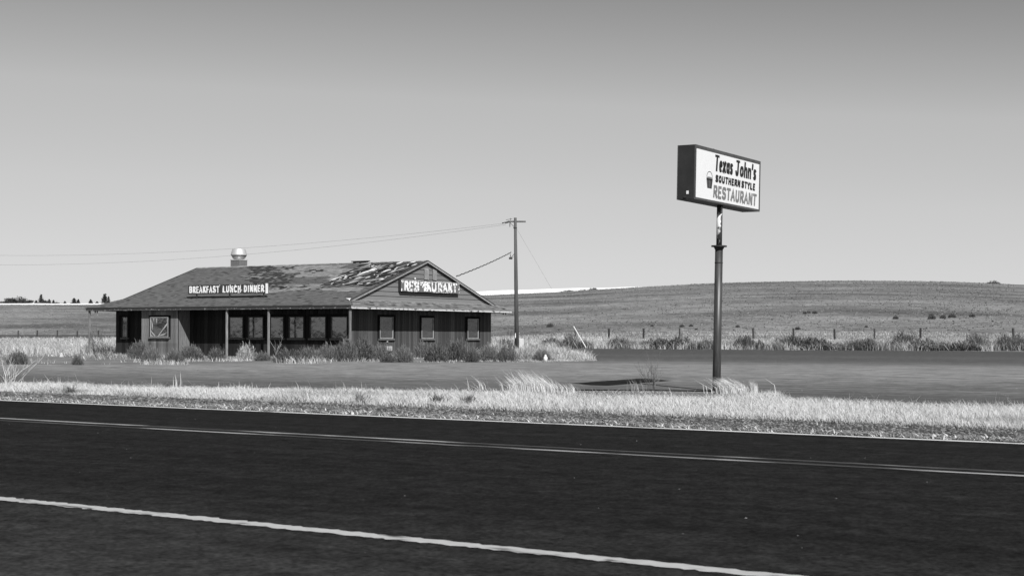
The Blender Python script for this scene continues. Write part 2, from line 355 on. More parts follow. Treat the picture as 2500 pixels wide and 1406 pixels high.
# ------------------------------------------------------------------ grass and litter (numpy ribbons)
def inpoly(x, y, poly):
    r = np.zeros(len(x), bool); n = len(poly); j = n - 1
    for i in range(n):
        xi, yi = poly[i]; xj, yj = poly[j]
        c = ((yi > y) != (yj > y)) & (x < (xj - xi) * (y - yi) / (yj - yi + 1e-12) + xi)
        r ^= c; j = i
    return r
def vnoise(x, y, s, seed=0):
    """cheap smooth value noise"""
    x = x / s + 1000; y = y / s + 1000; xi = np.floor(x).astype(int); yi = np.floor(y).astype(int); fx = x - xi; fy = y - yi
    fx = fx * fx * (3 - 2 * fx); fy = fy * fy * (3 - 2 * fy)
    def h(a, b): v = np.sin(a * 127.1 + b * 311.7 + seed * 74.7) * 43758.5453; return v - np.floor(v)
    return (h(xi, yi) * (1 - fx) + h(xi + 1, yi) * fx) * (1 - fy) + (h(xi, yi + 1) * (1 - fx) + h(xi + 1, yi + 1) * fx) * fy
def blades(name, X, Y, Z, H, W, lean=(-.15, 0), spread=.35, mats=None, mi=None, bend=.5, parent=None, seed=1):
    rg = np.random.default_rng(seed); n = len(X)
    base = np.stack([X, Y, Z - .02], -1); th = rg.uniform(0, math.pi, n)
    w = np.stack([np.cos(th), np.sin(th), np.zeros(n)], -1) * (W / 2)[:, None]
    l = np.stack([lean[0] + rg.normal(0, spread, n), lean[1] + rg.normal(0, spread, n), np.zeros(n)], -1) * H[:, None]
    up = np.array([0, 0, 1.]) * H[:, None]
    mid = base + up * .55 + l * (.55 * (1 - bend)); tip = base + up + l
    V = np.stack([base - w, base + w, mid + w * .8, mid - w * .8, tip], 1).reshape(-1, 3)
    k = np.arange(n)[:, None] * 5
    loops = np.concatenate([k + np.array([[0, 1, 2, 3]]), k + np.array([[3, 2, 4]])], 1).ravel()
    ls = (np.arange(n)[:, None] * 7 + np.array([[0, 4]])).ravel(); lt = np.tile([4, 3], n)
    me = bpy.data.meshes.new(name); me.vertices.add(n * 5); me.vertices.foreach_set('co', V.ravel())
    me.loops.add(n * 7); me.loops.foreach_set('vertex_index', loops)
    me.polygons.add(n * 2); me.polygons.foreach_set('loop_start', ls); me.polygons.foreach_set('loop_total', lt)
    for m in mats: me.materials.append(m)
    if mi is not None: me.polygons.foreach_set('material_index', np.repeat(mi, 2))
    me.update(calc_edges=True); me.validate()
    o = bpy.data.objects.new(name, me); link(o)
    if parent: o.parent = parent
    return o
m_g1 = mat('straw_pale', .92, 1.12, scale=9, rough=.8, trans=.5, isl=.15, spec=.2)
m_g2 = mat('straw_mid', .36, .56, scale=7, rough=.9, trans=.4, isl=.25, spec=.1)
m_g3 = mat('weed_grey', .14, .26, scale=7, rough=.9, trans=.2, isl=.35, spec=.1)
m_g4 = mat('sage_dark', .07, .16, scale=5, rough=.9, trans=.1, isl=.4, spec=.1)

m_h1 = mat('hill_straw', .24, .34, scale=3, rough=.95, trans=.3, isl=.2, spec=0)
m_h2 = mat('hill_grey', .15, .24, scale=3, rough=.95, trans=.2, isl=.3, spec=0)
m_h3 = mat('hill_scrub', .07, .12, scale=3, rough=.95, isl=.3, spec=0)
# verge strip between shoulder and lot
def verge_far(a): return np.interp(a, [p[0] for p in VERGE], [p[1] for p in VERGE])
n = 260000
a = RNG.uniform(-64, 14, n); fr = RNG.uniform(0, 1, n); near = 23.25 + .25 * (vnoise(a, a * 0, 1.3) - .5) + .35 * (vnoise(a, a * 0, .4, 3) - .5) - .018 * np.clip(a + 20, -40, 20) * 0
far_e = verge_far(a) + .3 * (vnoise(a, a * 0, .8, 5) - .5); d = near + fr ** 1.0 * (far_e - near)
X, Y = wld(a, d); keep = (np.abs(X / np.maximum(Y, 1)) < .42) & (Y > 14); a, d, X, Y, fr = a[keep], d[keep], X[keep], Y[keep], fr[keep]
clump = vnoise(a, d, .55, 1); big = vnoise(a, d, 3.5, 2)
H = (.075 + .085 * clump + .06 * big) * RNG.uniform(.6, 1.25, len(a)) * np.clip(.5 + (d - 23.2) * .8, .5, 1)
# thin and short patch left of the sign post
thin = np.clip((d - 29.6) / 1.2, 0, 1) * (a < -14.6) * (a > -24); H *= 1 - .6 * thin
kp = RNG.uniform(0, 1, len(a)) > thin * .86 * (vnoise(a, d, 1.1, 77) > .3)
a, d, X, Y, fr, clump, big, H, thin = [q_[kp] for q_ in (a, d, X, Y, fr, clump, big, H, thin)]
stray = RNG.uniform(0, 1, len(a)) < .012; H = np.where(stray, H * 1.9, H)
W = RNG.uniform(.006, .012, len(a)) * (Y / 32)
mi = np.where(RNG.uniform(0, 1, len(a)) < .08 + .55 * (vnoise(a, d, 1.7, 9) > .72), 1, 0); mi = np.where(RNG.uniform(0, 1, len(a)) < .05 + .5 * thin, 2, mi)
tag(blades('verge_grass', X, Y, gz(X, Y), H, W, (-.22, 0), .6, [m_g1, m_g2, m_g3], mi, seed=3), 'pale dry grass on the strip between highway and lot', 'grass', kind='stuff')

# short grass and seed stalks thinning out over the gravel
n = 18000
a = RNG.uniform(-60, 12, n); d = 20.4 + 2.9 * RNG.uniform(0, 1, n) ** 1.5; X, Y = wld(a, d); keep = (np.abs(X / Y) < .42); a, d, X, Y = a[keep], d[keep], X[keep], Y[keep]
s = vnoise(a, d, .9, 4); keep = (s > .35) | (d < 21.5); a, d, X, Y = a[keep], d[keep], X[keep], Y[keep]
mi = np.where(RNG.uniform(0, 1, len(a)) < np.where(d < 21.2, .55, .04), 0, 1)
tag(blades('shoulder_weeds', X, Y, gz(X, Y) + .01, RNG.uniform(.03, .09, len(a)), RNG.uniform(.012, .03, len(a)), (-.5, .2), .9, [m_g1, m_g3], mi, seed=5), 'short weeds on the gravel shoulder of the highway', 'weeds', kind='stuff')

# gravel stones
def stones(name, a, d, size, m, label):
    X, Y = wld(a, d); Z = gz(X, Y) + .02; n = len(X)
    o6 = np.array([[1, 0, 0], [0, 1, 0], [-1, 0, 0], [0, -1, 0], [0, 0, .6], [0, 0, -.4]], float)
    sc = size[:, None] * RNG.uniform(.6, 1.2, (n, 3)); th = RNG.uniform(0, 6.28, n)
    P = o6[None] * sc[:, None]; c, s = np.cos(th)[:, None], np.sin(th)[:, None]
    P = np.stack([P[..., 0] * c - P[..., 1] * s, P[..., 0] * s + P[..., 1] * c, P[..., 2]], -1) + np.stack([X, Y, Z], -1)[:, None]
    F = np.array([[0, 1, 4], [1, 2, 4], [2, 3, 4], [3, 0, 4]]); fs = (np.arange(n)[:, None, None] * 6 + F[None]).reshape(-1, 3)
    me = bpy.data.meshes.new(name); me.from_pydata(P.reshape(-1, 3).tolist(), [], fs.tolist()); me.materials.append(m)
    return tag(link(bpy.data.objects.new(name, me)), label, 'gravel', kind='stuff')
m_stone = mat('stone', .05, .24, scale=3, rough=.9, isl=.5)
n = 26000; d = np.concatenate([RNG.uniform(20.5, 23.4, n * 2 // 3), 20.5 + RNG.uniform(0, .9, n // 3)]); a = RNG.uniform(-55, 8, len(d))
stones('shoulder_gravel', a, d, RNG.uniform(.012, .04, len(d)), m_stone, 'loose gravel stones between edge line and verge grass')
n = 200; stones('road_grit', RNG.uniform(-45, 3, n), RNG.uniform(7, 20, n), RNG.uniform(.004, .011, n), m_stone, 'scattered stone chips lying on the highway asphalt')
n = 900; stones('lot_grit', RNG.uniform(-60, 5, n), RNG.uniform(34, 75, n), RNG.uniform(.015, .05, n), m_stone, 'scattered stones on the parking lot surface')

def wedge(n, x0, x1, z0, z1, seed, ppow=1.0):
    """points seen between two image columns and two distances, denser nearby"""
    rg = np.random.default_rng(seed); tx = (rg.uniform(x0, x1, n) - 1250) / 3600
    u = rg.uniform(0, 1, n) ** ppow; Y = 1 / (1 / z0 + (1 / z1 - 1 / z0) * u); return tx * Y, Y
BLD_A, BLD_D = -49.33, 59.35
FOOT = [(BLD_A - 19.2, BLD_D + 1.1), (BLD_A - 1.0, BLD_D + 1.1), (BLD_A - 1, BLD_D + 14.4), (BLD_A - 19.2, BLD_D + 14.4)]
def offlot(X, Y, grow=0):
    a, d = lab(X, Y); return ~inpoly(a, d, lot_poly) & ~inpoly(a, d, FOOT)
# field left of and in front of the building, and behind it to the fence
X, Y = wedge(230000, -250, 1500, 55, 235, 21, .8); a, d = lab(X, Y)
k = offlot(X, Y) & (d > 38) & (d < 152); X, Y, a, d = X[k], Y[k], a[k], d[k]
yard = (a > BLD_A - 15) & (a < BLD_A + 13) & (d < BLD_D + 1)
kp = ~(yard & (RNG.uniform(0, 1, len(X)) < .5 + .5 * (vnoise(a, d, 1.6, 33) > .40))); X, Y, a, d = X[kp], Y[kp], a[kp], d[kp]
clump = vnoise(a, d, 1.1, 11); big = vnoise(a, d, 7, 12); zone = inpoly(a, d, [(-37.5, 50), (-36, 53), (-35, 57), (-35, 61), (-39, 66), (-50, 60), (-50, 50)])
H = (.22 + .35 * clump + .25 * big) * RNG.uniform(.6, 1.2, len(X)); H = np.where(zone, H * .42, H); H *= np.where((a > -47) & (d < 75), np.clip(1.05 - (a + 46) * .075, .22, 1), 1)
front = (a > BLD_A - 21) & (a < BLD_A) & (d < BLD_D + 1.2); H = np.where(front, H * .8, H); H = np.where((a > BLD_A - 21) & (a < BLD_A + 4) & (d < 75), H * .42, H); H = np.where(d > 90, H * .75, H)
H *= np.where(d > 110, 1.2, 1)
mi = np.where(RNG.uniform(0, 1, len(X)) < .22 + .5 * (vnoise(a, d, 2.5, 15) > .5), 1, 0); mi = np.where(RNG.uniform(0, 1, len(X)) < .05 + .35 * (vnoise(a, d, 3.2, 16) > .72), 2, mi)
thinf = ~(front & (RNG.uniform(0, 1, len(X)) < .75)); X, Y, H, mi = X[thinf], Y[thinf], H[thinf], mi[thinf]
tag(blades('field_grass', X, Y, gz(X, Y), H, RNG.uniform(.012, .028, len(X)) * (Y / 75), (-.15, 0), .5, [m_g1, m_g2, m_g3], mi, seed=8), 'tall dry grass around and behind the abandoned building', 'grass', kind='stuff')
# verge behind the lot on the right
X, Y = wedge(200000, 1200, 2750, 118, 185, 31, 1.0); a, d = lab(X, Y); bd = np.interp(a, [p[0] for p in BACK], [p[1] for p in BACK]); bd = np.where(a < -70, 119, bd)
k = (d > bd + .2) & (d < 158) & offlot(X, Y); X, Y, a, d, bd = X[k], Y[k], a[k], d[k], bd[k]
clump = vnoise(a, d, 1.6, 41); big = vnoise(a, d, 6, 42)
H = (.2 + .4 * clump + .3 * big) * RNG.uniform(.6, 1.2, len(X)); H *= 1.45 * np.clip(1.15 - (d - bd) * .042, .28, 1); dark = (vnoise(a, d, 2.6, 44) > .55) & (d < bd + 9)
mi = np.where(RNG.uniform(0, 1, len(X)) < .3, 1, 0); mi = np.where(dark & (RNG.uniform(0, 1, len(X)) < .75), 2, mi); mi = np.where((d > bd + 9) & (mi == 0) & (RNG.uniform(0, 1, len(X)) < .6), 1, mi)
tag(blades('bank_grass', X, Y, gz(X, Y), H, RNG.uniform(.022, .05, len(X)), (-.15, 0), .55, [m_g1, m_g2, m_g3], mi, seed=9), 'tall mixed dry grass on the bank behind the lot', 'grass', kind='stuff')
# low bunch grass over the hill
X, Y = wedge(70000, -150, 2650, 160, 470, 51, 1.0); a, d = lab(X, Y); tx = X / Y; yr_ = 150 / (SA * tx + CA) + 207
k = (d > 151) & (Y < yr_); X, Y, a, d = X[k], Y[k], a[k], d[k]
pat = vnoise(a, d, 5, 61); k = RNG.uniform(0, 1, len(X)) < .35 + .9 * pat; X, Y, a, d, pat = X[k], Y[k], a[k], d[k], pat[k]
mi = np.where(RNG.uniform(0, 1, len(X)) < .30 + .35 * (vnoise(a, d, 14, 62) > .5), 1, 0); mi = np.where(RNG.uniform(0, 1, len(X)) < .09, 2, mi)
tag(blades('hill_bunch_grass', X, Y, gz(X, Y), RNG.uniform(.04, .16, len(X)), RNG.uniform(.10, .28, len(X)), (-.1, 0), .4, [m_h1, m_h2, m_h3], mi, seed=10), 'low bunch grass covering the long hillside', 'grass', kind='stuff')

# ------------------------------------------------------------------ building
ZB = .23
B = empty('abandoned_restaurant', (*wld(BLD_A, BLD_D), ZB), -ANG)
tag(B, 'derelict single storey wooden roadside restaurant with peeling shingle roof and deep eaves', 'building')
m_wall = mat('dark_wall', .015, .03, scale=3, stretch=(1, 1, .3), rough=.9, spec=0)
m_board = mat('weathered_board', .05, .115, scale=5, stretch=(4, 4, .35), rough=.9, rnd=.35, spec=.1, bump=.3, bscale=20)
m_boardp = mat('painted_gable_board', .18, .215, scale=5, stretch=(1, .3, 3), rough=.8, rnd=.07, spec=.15)
m_trim = mat('peeled_trim', .20, .36, scale=7, rough=.8)
m_fasf = patch_mat('fascia_front_paint', .075, .36, 9, .62, stretch=(.6, 1, 2), rough=.85)
m_fasr = patch_mat('fascia_right_paint', .1, .66, 6, .42, stretch=(1, .5, 2), rough=.85)
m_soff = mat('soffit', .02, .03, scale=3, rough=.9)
m_dark = mat('dark_metal', .03, .045, rough=.6)
m_felt = mat('roofing_felt', .025, .06, scale=5, stretch=(3, .4, 1), rough=.95, spec=.1, bump=.4)
m_sh1 = mat('shingle_dark', .115, .16, scale=40, rough=.95, isl=.2, rnd=.25, spec=.1)
m_sh2 = mat('shingle_worn', .21, .33, scale=30, rough=.95, isl=.22, rnd=.2, spec=.1)
m_sh3 = mat('shingle_black', .04, .075, scale=30, rough=.95, isl=.3, spec=.1)
m_sk = mat('skirt_shingle', .12, .20, scale=30, rough=.95, rnd=.5, spec=.1)
m_white = mat('bare_underlay', .6, .85, scale=8, rough=.8)
m_frame = mat('aluminium_frame', .28, .5, scale=5, rough=.5, spec=.4)
def glass(name, base, rough, warp, wsc):
    m = mat(name, base * .7, base * 1.3, scale=2.5, rough=rough, spec=.75, bump=warp, bscale=wsc, bdist=.05, detail=3); m.node_tree.nodes['Principled BSDF'].inputs['IOR'].default_value = 2.0; return m
m_glass = glass('dusty_glass', .015, .06, .5, .9)
m_glass2 = glass('grimy_glass', .04, .25, .3, 2)
SL = .351; ZE = 2.74
def rz(y): return ZE + SL * y
# walls
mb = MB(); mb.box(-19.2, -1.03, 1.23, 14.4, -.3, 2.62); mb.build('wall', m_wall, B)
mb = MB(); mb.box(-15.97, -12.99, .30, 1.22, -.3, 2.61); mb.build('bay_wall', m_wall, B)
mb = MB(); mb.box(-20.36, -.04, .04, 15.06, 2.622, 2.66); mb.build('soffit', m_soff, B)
# boards
bcache = {}
def board(name, axis, p, a, w, z0, z1, th, m, out=-1):
    key = (name, axis, round(w, 3), round(z1 - z0, 3), out, m.name)
    if key not in bcache:
        q = MB()
        if axis == 'x': q.box(0, w, min(0, out * th), max(0, out * th), 0, z1 - z0)
        else: q.box(min(0, out * th), max(0, out * th), 0, w, 0, z1 - z0)
        o = q.build(name, m, B); bcache[key] = o.data
    else: o = mesh_obj(name, bcache[key], None, B)
    o.location = (a, p, z0) if axis == 'x' else (p, a, z0); return o
def run(axis, p, a0, a1, w, z0, z1, openings, out=-1, m=m_board):
    a = a0
    while a < a1 - .02:
        ww = min(w, a1 - a); segs = [(z0, z1)]
        for o0, o1, q0, q1 in openings:
            if a + ww > o0 and a < o1: segs = [(z0, q0), (q1, z1)]
        for s0, s1 in segs: board('wall_board', axis, p + out * random.uniform(0, .006), a, ww - .014, s0, s1, .022, m, out)
        a += ww
FW = [(-9.85, -8.80), (-8.38, -7.28), (-6.76, -5.77), (-5.35, -4.30), (-3.83, -2.74), (-2.34, -1.24)]
RW = [(3.62, 4.77), (7.38, 8.52), (11.9, 13.01)]
op = [(a - .12, b + .12, .86, 2.30) for a, b in FW] + [(-18.75, -18.05, .86, 2.3)]
m_boardd = mat('shade_toned_board', .02, .045, scale=5, stretch=(4, 4, .35), rough=.95, rnd=.35, spec=0)  # front wall boards: shade under the eave painted in as darker colour
m_boardb = mat('sun_toned_bay_board', .10, .24, scale=5, stretch=(4, 4, .35), rough=.9, rnd=.4, spec=.05)  # lighter copy of the boards, sunlight on the bay put into the colour
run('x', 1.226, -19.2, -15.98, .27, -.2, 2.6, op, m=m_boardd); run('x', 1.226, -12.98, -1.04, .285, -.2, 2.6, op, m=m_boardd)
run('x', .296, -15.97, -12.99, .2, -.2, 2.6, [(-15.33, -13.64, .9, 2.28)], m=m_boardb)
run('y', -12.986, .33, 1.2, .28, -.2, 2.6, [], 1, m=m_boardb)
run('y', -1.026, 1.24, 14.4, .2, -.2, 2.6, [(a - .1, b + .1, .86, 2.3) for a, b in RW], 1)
# windows
def window(axis, p, a0, a1, z0, z1, out, kind='plain'):
    """frame with pane and sill; p = wall face, out = outward sign"""
    t = .05; w = .032
    def bx(q, u0, u1, o0, o1, zz0, zz1):
        lo, hi = sorted((p + out * o0, p + out * o1))
        if axis == 'x': q.box(u0, u1, lo, hi, zz0, zz1)
        else: q.box(lo, hi, u0, u1, zz0, zz1)
    q = MB(); bx(q, a0 - .09, a1 + .09, -.02, .03, z1, z1 + .09); bx(q, a0 - .09, a0, -.02, .03, z0, z1); bx(q, a1, a1 + .09, -.02, .03, z0, z1)
    fr = q.build('window_surround', m_wall, B)
    q = MB(); bx(q, a0, a1, .0, t, z0, z0 + w); bx(q, a0, a1, .0, t, z1 - w, z1); bx(q, a0, a0 + w, .0, t - .003, z0 + w, z1 - w); bx(q, a1 - w, a1, .0, t - .003, z0 + w, z1 - w)
    f = q.build('window', m_frame if kind in ('right', 'bay') else m_wf, B)
    q = MB(); bx(q, a0 + w, a1 - w, .004, .012, z0 + w, z1 - w); q.build('pane', m_glass2 if kind == 'right' else m_glass, f)
    q = MB(); bx(q, a0 - .1, a1 + .1, -.02, .10, z0 - .1, z0 - .002); q.build('sill', m_sill, f)
    return f
m_sill = mat('sill_wood', .07, .16, scale=8, rough=.9)
m_wf = mat('front_window_frame', .05, .20, scale=2.0, rough=.6)
for a0, a1 in FW: window('x', 1.2, a0, a1, 1.0, 2.16, -1)
for a0, a1 in RW: window('y', -1.0, a0, a1, 1.0, 2.17, 1, 'right')
fb = window('x', .272, -15.22, -13.74, 1.03, 2.17, -1, 'bay')
fn = window('x', 1.2, -18.62, -18.16, .98, 2.2, -1)
# torn plastic hanging in the bay window, curtains in the narrow one
m_film = mat('torn_plastic_film', .4, .75, scale=6, rough=.4, spec=.5, trans=.3)
def shard(parent, pts, y, m, th=.004):
    q = MB(); q.prism([(x, y - .004 * i % .003, z) for i, (x, z) in enumerate(pts)], (0, -th, 0)); return q.build('torn_film', m, parent)
for i, pts in enumerate([[(-15.16, 2.08), (-15.0, 1.72), (-15.05, 1.4), (-15.10, 1.65)], [(-15.16, 1.42), (-14.78, 1.1), (-14.86, 1.08), (-15.17, 1.32)],
            [(-14.6, 1.08), (-13.82, 1.86), (-13.86, 1.68), (-14.2, 1.38), (-14.52, 1.075)], [(-14.65, 1.09), (-14.1, 1.22), (-13.86, 1.26), (-14.1, 1.14), (-14.6, 1.075)],
            [(-15.0, 2.1), (-14.9, 1.9), (-14.86, 2.11)], [(-14.75, 2.1), (-14.66, 1.75), (-14.62, 2.08)], [(-13.84, 2.0), (-13.80, 1.5), (-13.79, 2.08)],
            [(-15.17, 1.18), (-14.95, 1.085), (-15.15, 1.08)]]): shard(fb, pts, .252 - .003 * i, m_film)
m_curt = mat('pale_curtain', .1, .5, scale=3, stretch=(5, 1, .8), rough=.9)
for x0, x1 in ((-18.56, -18.43), (-18.34, -18.22)):
    q = MB(); q.box(x0, x1, 1.180, 1.184, 1.05, 1.72); q.build('curtain', m_curt, fn)
# posts along the front eave
for x in (-20.25, -8.98, -5.86, -.14):
    q = MB(); q.box(x - .05, x + .05, .05, .15, -.25, 2.62); o = q.build('porch_post', mat('post_wood', .13, .32, scale=5, stretch=(3, 3, .4), rough=.9, rnd=.2), B, bevel=.008)
# fascia, drip edge
q = MB(); q.box(-20.42, .02, -.035, .0, 2.56, 2.72); q.build('front_fascia', m_fasf, B)
q = MB(); q.box(-20.44, .0, -.055, -.036, 2.665, 2.735); q.build('front_gutter', m_dark, B)
q = MB(); q.box(.0, .035, .002, 15.1, 2.56, 2.725); q.build('right_fascia', m_fasr, B)
q = MB(); q.box(.036, .056, .0, 15.1, 2.66, 2.725); q.build('right_drip_edge', mat('drip_edge', .22, .34, scale=4, rough=.6), B)
q = MB(); q.box(-20.43, -20.4, .002, 15.1, 2.56, 2.725); q.build('left_fascia', m_fasf, B)
q = MB(); q.box(-20.42, .02, 15.1, 15.13, 2.56, 2.72); q.build('back_fascia', m_fasf, B)
for x, y in ((-20.1, .35), (-.3, 14.6)):
    for k in (0, .18):
        q = MB(); q.box(x + k, x + k + .05, y, y + .05, 2.44, 2.622); q.build('hanger', m_dark, B)
# round ceiling lights under the eave
m_lampw = mat('frosted_cover', .5, .6, rough=.5)
for x, y in ((-17.4, .42), (-10.2, .42), (-6.8, .42), (-3.6, .42), (-.5, 6.9), (-.5, 11.1)):
    q = MB(); q.lathe([(.0, 2.55), (.12, 2.56), (.17, 2.60), (.17, 2.621)], x, y, 16); q.build('porch_light', m_lampw, B, smooth=True)
# roof decks
T = -.07
roof = MB()
def deck(poly): roof.prism(poly, (0, 0, T))
YR = 7.55; ZR = rz(YR); GX = -.84; RX = -.70; LX = -18.5; LRX = -18.84
li = 1.56
deck([(-20.4, 0, ZE), (0, 0, ZE), (GX, .84, rz(.84)), (RX, .84, rz(.84)), (RX, YR, ZR), (LRX, YR, ZR), (LRX, li, rz(li))])
deck([(-20.4, 15.1, ZE), (LRX, 15.1 - li, rz(li)), (LRX, YR + .003, ZR), (RX, YR + .003, ZR), (RX, 14.26, rz(.84)), (GX, 14.26, rz(.84)), (0, 15.1, ZE)])
deck([(0, .003, ZE - .001), (0, 15.097, ZE - .001), (GX, 14.26, rz(.835)), (GX, .84, rz(.835))])
deck([(-20.4, .003, ZE - .001), (LX + .01, 1.9, rz(1.9)), (LX + .01, 13.2, rz(1.9)), (-20.4, 15.097, ZE - .001)])
roof_o = roof.build('roof', m_felt, B)
# gable walls
for gx, yi, nm in ((GX - .03, .84, 'gable_wall'), (LX + .03, 1.9, 'gable_wall')):
    q = MB(); q.prism([(gx, yi, rz(yi) - .1), (gx, 15.1 - yi, rz(yi) - .1), (gx, YR, ZR - .09)], (.02 if gx > -5 else -.02, 0, 0)); q.build(nm, m_wall, B)
# horizontal siding boards on the right gable
zb = rz(.84) + .015; bh = .262; k = 0
while zb < ZR - .12:
    zt = min(zb + bh, ZR - .1)
    y0 = (zb - ZE + .1) / SL; y1 = max((zt - ZE + .1) / SL, y0 + .01)
    y0b, y1b = 15.1 - y0, 15.1 - y1
    q = MB(); q.prism([(GX - .009, y0, zb), (GX - .009, y0b, zb), (GX - .009 - .0, y1b, zt - .03), (GX - .009, y1, zt - .03)], (.026, 0, 0))
    o = q.build('siding_board', m_boardp, B)
    for v in o.data.vertices:                       # lap: bottom edge stands proud
        if v.co.x > GX and abs(v.co.z - zb) < .001: v.co.x += .012
    zb = zt; k += 1
q = MB(); q.box(GX - .0, GX + .05, .8, 14.3, rz(.84) - .02, rz(.84) + .035); q.build('gable_flashing', m_trim, B)
# louvre vents
for y0, y1 in ((7.37, 7.77), (8.16, 8.54)):
    q = MB(); q.box(GX + .035, GX + .045, y0, y1, 4.32, 4.93); v = q.build('gable_vent', m_dark, B)
    q = MB()
    for i in range(13):
        z = 4.33 + i * .047; q.prism([(GX + .046, y0, z + .03), (GX + .046, y1, z + .03), (GX + .08, y1, z), (GX + .08, y0, z)], (0, 0, .012))
    q.build('slats', m_frame, v)
# rake boards with shingle edge
for x, s, yi, nm in ((RX, 1, .8, 'rake_board'), (LRX, -1, 1.5, 'rake_board')):
    for back in (0, 1):
        f = (lambda y: 15.1 - y) if back else (lambda y: y)
        q = MB(); q.prism([(x, f(yi), rz(yi) - .005), (x, f(YR - .0), ZR - .005), (x, f(YR - .0), ZR - .115), (x, f(yi + .1), rz(yi) - .08)], (.03 * s, 0, 0))
        q.build(nm, m_trim, B)
        q = MB(); q.prism([(x - .1 * s, f(yi - .05), rz(yi) + .012), (x - .1 * s, f(YR), ZR + .03), (x + .05 * s, f(YR), ZR + .03), (x + .05 * s, f(yi - .05), rz(yi) + .012)], (0, 0, -.03))
        q.build('shingle_edge', m_sh3, B)
# shingles -------------------------------------------------------------
sl = math.atan(SL); cs, sn = math.cos(sl), math.sin(sl)
class SH:
    def __init__(s): s.q = MB()
def shingle_geo(q, x, y, w, l, lift, mi, jitter=.0, th=.012):
    """one shingle on the front slope: x along, y up-slope (plan), tilted"""
    y1 = y + l * cs; zb = rz(y) + .006 + th + lift; zt = rz(y1) + .008
    j = random.uniform(-jitter, jitter)
    vs = [(x, y, zb - th), (x + w, y + j, zb - th + lift * j * 8), (x + w, y1 + j, zt - .004), (x, y1, zt - .004),
          (x, y, zb), (x + w, y + j, zb + lift * j * 8), (x + w, y1 + j, zt), (x, y1, zt)]
    q.add(vs, [(4, 5, 6, 7), (0, 1, 5, 4), (1, 2, 6, 5), (3, 0, 4, 7)], mi)
main = MB(); EXP = .14; rows = int(YR / (EXP * cs))
def xlim(y):
    l = -20.4 + y if y < li else LRX; r = -y if y < .84 else RX; return l, r
def zone(x, y):
    wob = .5 * math.sin(x * 2.1) + .35 * math.sin(y * 3.3 + x)
    xb = -14.3 + (7.2 - y) * .95 + .2 * math.sin(y * 5)
    if y < 2.35 + .25 * math.sin(x * .9): return 'A'
    if x < xb: return 'A'
    if x > -5.2 + wob * .5 and y > 3.4 + .15 * wob: return 'D'
    if x < xb + 3.6 - abs(y - 4.8) * .55 and y > 3.0: return 'B'
    return 'C'
for r in range(rows):
    y = r * EXP * cs; xl, xr = xlim(y); x = xl - random.uniform(0, .15)
    while x < xr - .03:
        w = .30 if random.random() < .7 else random.choice((.2, .38)); xa = max(x, xl); xb_ = min(x + w - .008, xr)
        if xb_ - xa > .03:
            zn = zone(xa, y); ok = True; lift = 0; j = 0; mi = 0
            if zn == 'A': mi = 0 if random.random() < .93 else 2
            elif zn == 'B':
                col = math.sin(xa * 9.5 + y * 1.5); ok = random.random() < (.6 if col > -.1 else .12); lift = random.uniform(0, .035); j = .03; mi = random.choice((0, 1, 1, 0))
            elif zn == 'C':
                pat = math.sin(math.floor(xa * 1.25) * 12.9 + math.floor(y * 1.4) * 7.7); ok = random.random() < .965
                mi = 1 if pat > -.35 else 0; lift = random.choice((0, 0, 0, .012)); j = .012
                if 2.9 < y < 3.5 and random.random() < .25: ok = False
                if pat > .93 and random.random() < .5: ok = False
            else: ok = random.random() < .30; mi = random.choice((2, 0)); lift = random.uniform(0, .02); j = .03
            if ok: shingle_geo(main, xa, y, xb_ - xa, EXP + .05, lift, mi, j)
        x += w
o = main.build('shingle_course', [m_sh1, m_sh2, m_sh3], roof_o); o['kind'] = 'stuff'
# right skirt: individually laid shingles (nearest the camera)
scache = {}
def skirt_shingle(y, x, w):
    """x = distance in from right eave (plan)"""
    key = round(w, 2)
    if key not in scache:
        q = MB(); l = .2; th = .012
        vs = [(0, 0, 0), (0, w, 0), (-l * cs, w, l * sn - .006), (-l * cs, 0, l * sn - .006), (0, 0, th), (0, w, th), (-l * cs, w, l * sn), (-l * cs, 0, l * sn)]
        q.add(vs, [(4, 5, 6, 7), (0, 1, 5, 4), (1, 2, 6, 5), (3, 0, 4, 7)])
        o = q.build('shingle', m_sk, roof_o); scache[key] = o.data
    else: o = mesh_obj('shingle', scache[key], None, roof_o)
    o.location = (-x, y, rz(x) + .008 + random.uniform(0, .006)); o.rotation_euler = (0, random.uniform(-.02, .06), random.uniform(-.01, .01)); return o
xx = 0.0; cnt = 0
while xx < .80:
    y = xx + random.uniform(0, .2)
    while y < 15.1 - xx - .1:
        w = .38
        if cnt < 297 and random.random() > .03: skirt_shingle(y, xx, w - .01); cnt += 1
        y += w
    xx += EXP * cs
# ridge caps
q = MB(); x = LRX
while x < -8:
    q.prism([(x, YR - .13, rz(YR - .13) + .03), (x + .24, YR - .13, rz(YR - .13) + .03), (x + .24, YR, ZR + .035), (x, YR, ZR + .035)], (0, 0, -.015))
    q.prism([(x, YR, ZR + .035), (x + .24, YR, ZR + .035), (x + .24, YR + .13, rz(YR - .13) + .03), (x, YR + .13, rz(YR - .13) + .03)], (0, 0, -.015)); x += .25
while x < RX - .3:
    if random.random() < .45:
        h = random.uniform(.02, .05); q.prism([(x, YR - .12, ZR - .02), (x + .22, YR - .12, ZR - .02), (x + .22, YR, ZR + h), (x, YR, ZR + h)], (0, 0, -.015))
    x += .25
q.build('ridge_cap', m_sh2, roof_o)['kind'] = 'stuff'
q = MB(); q.box(-6.2, -4.95, YR - .1, YR + .12, ZR + .07, ZR + .12); q.box(-6.1, -5.0, YR - .05, YR + .05, ZR - .02, ZR + .07); q.build('lifted_ridge_vent', m_sh3, roof_o)
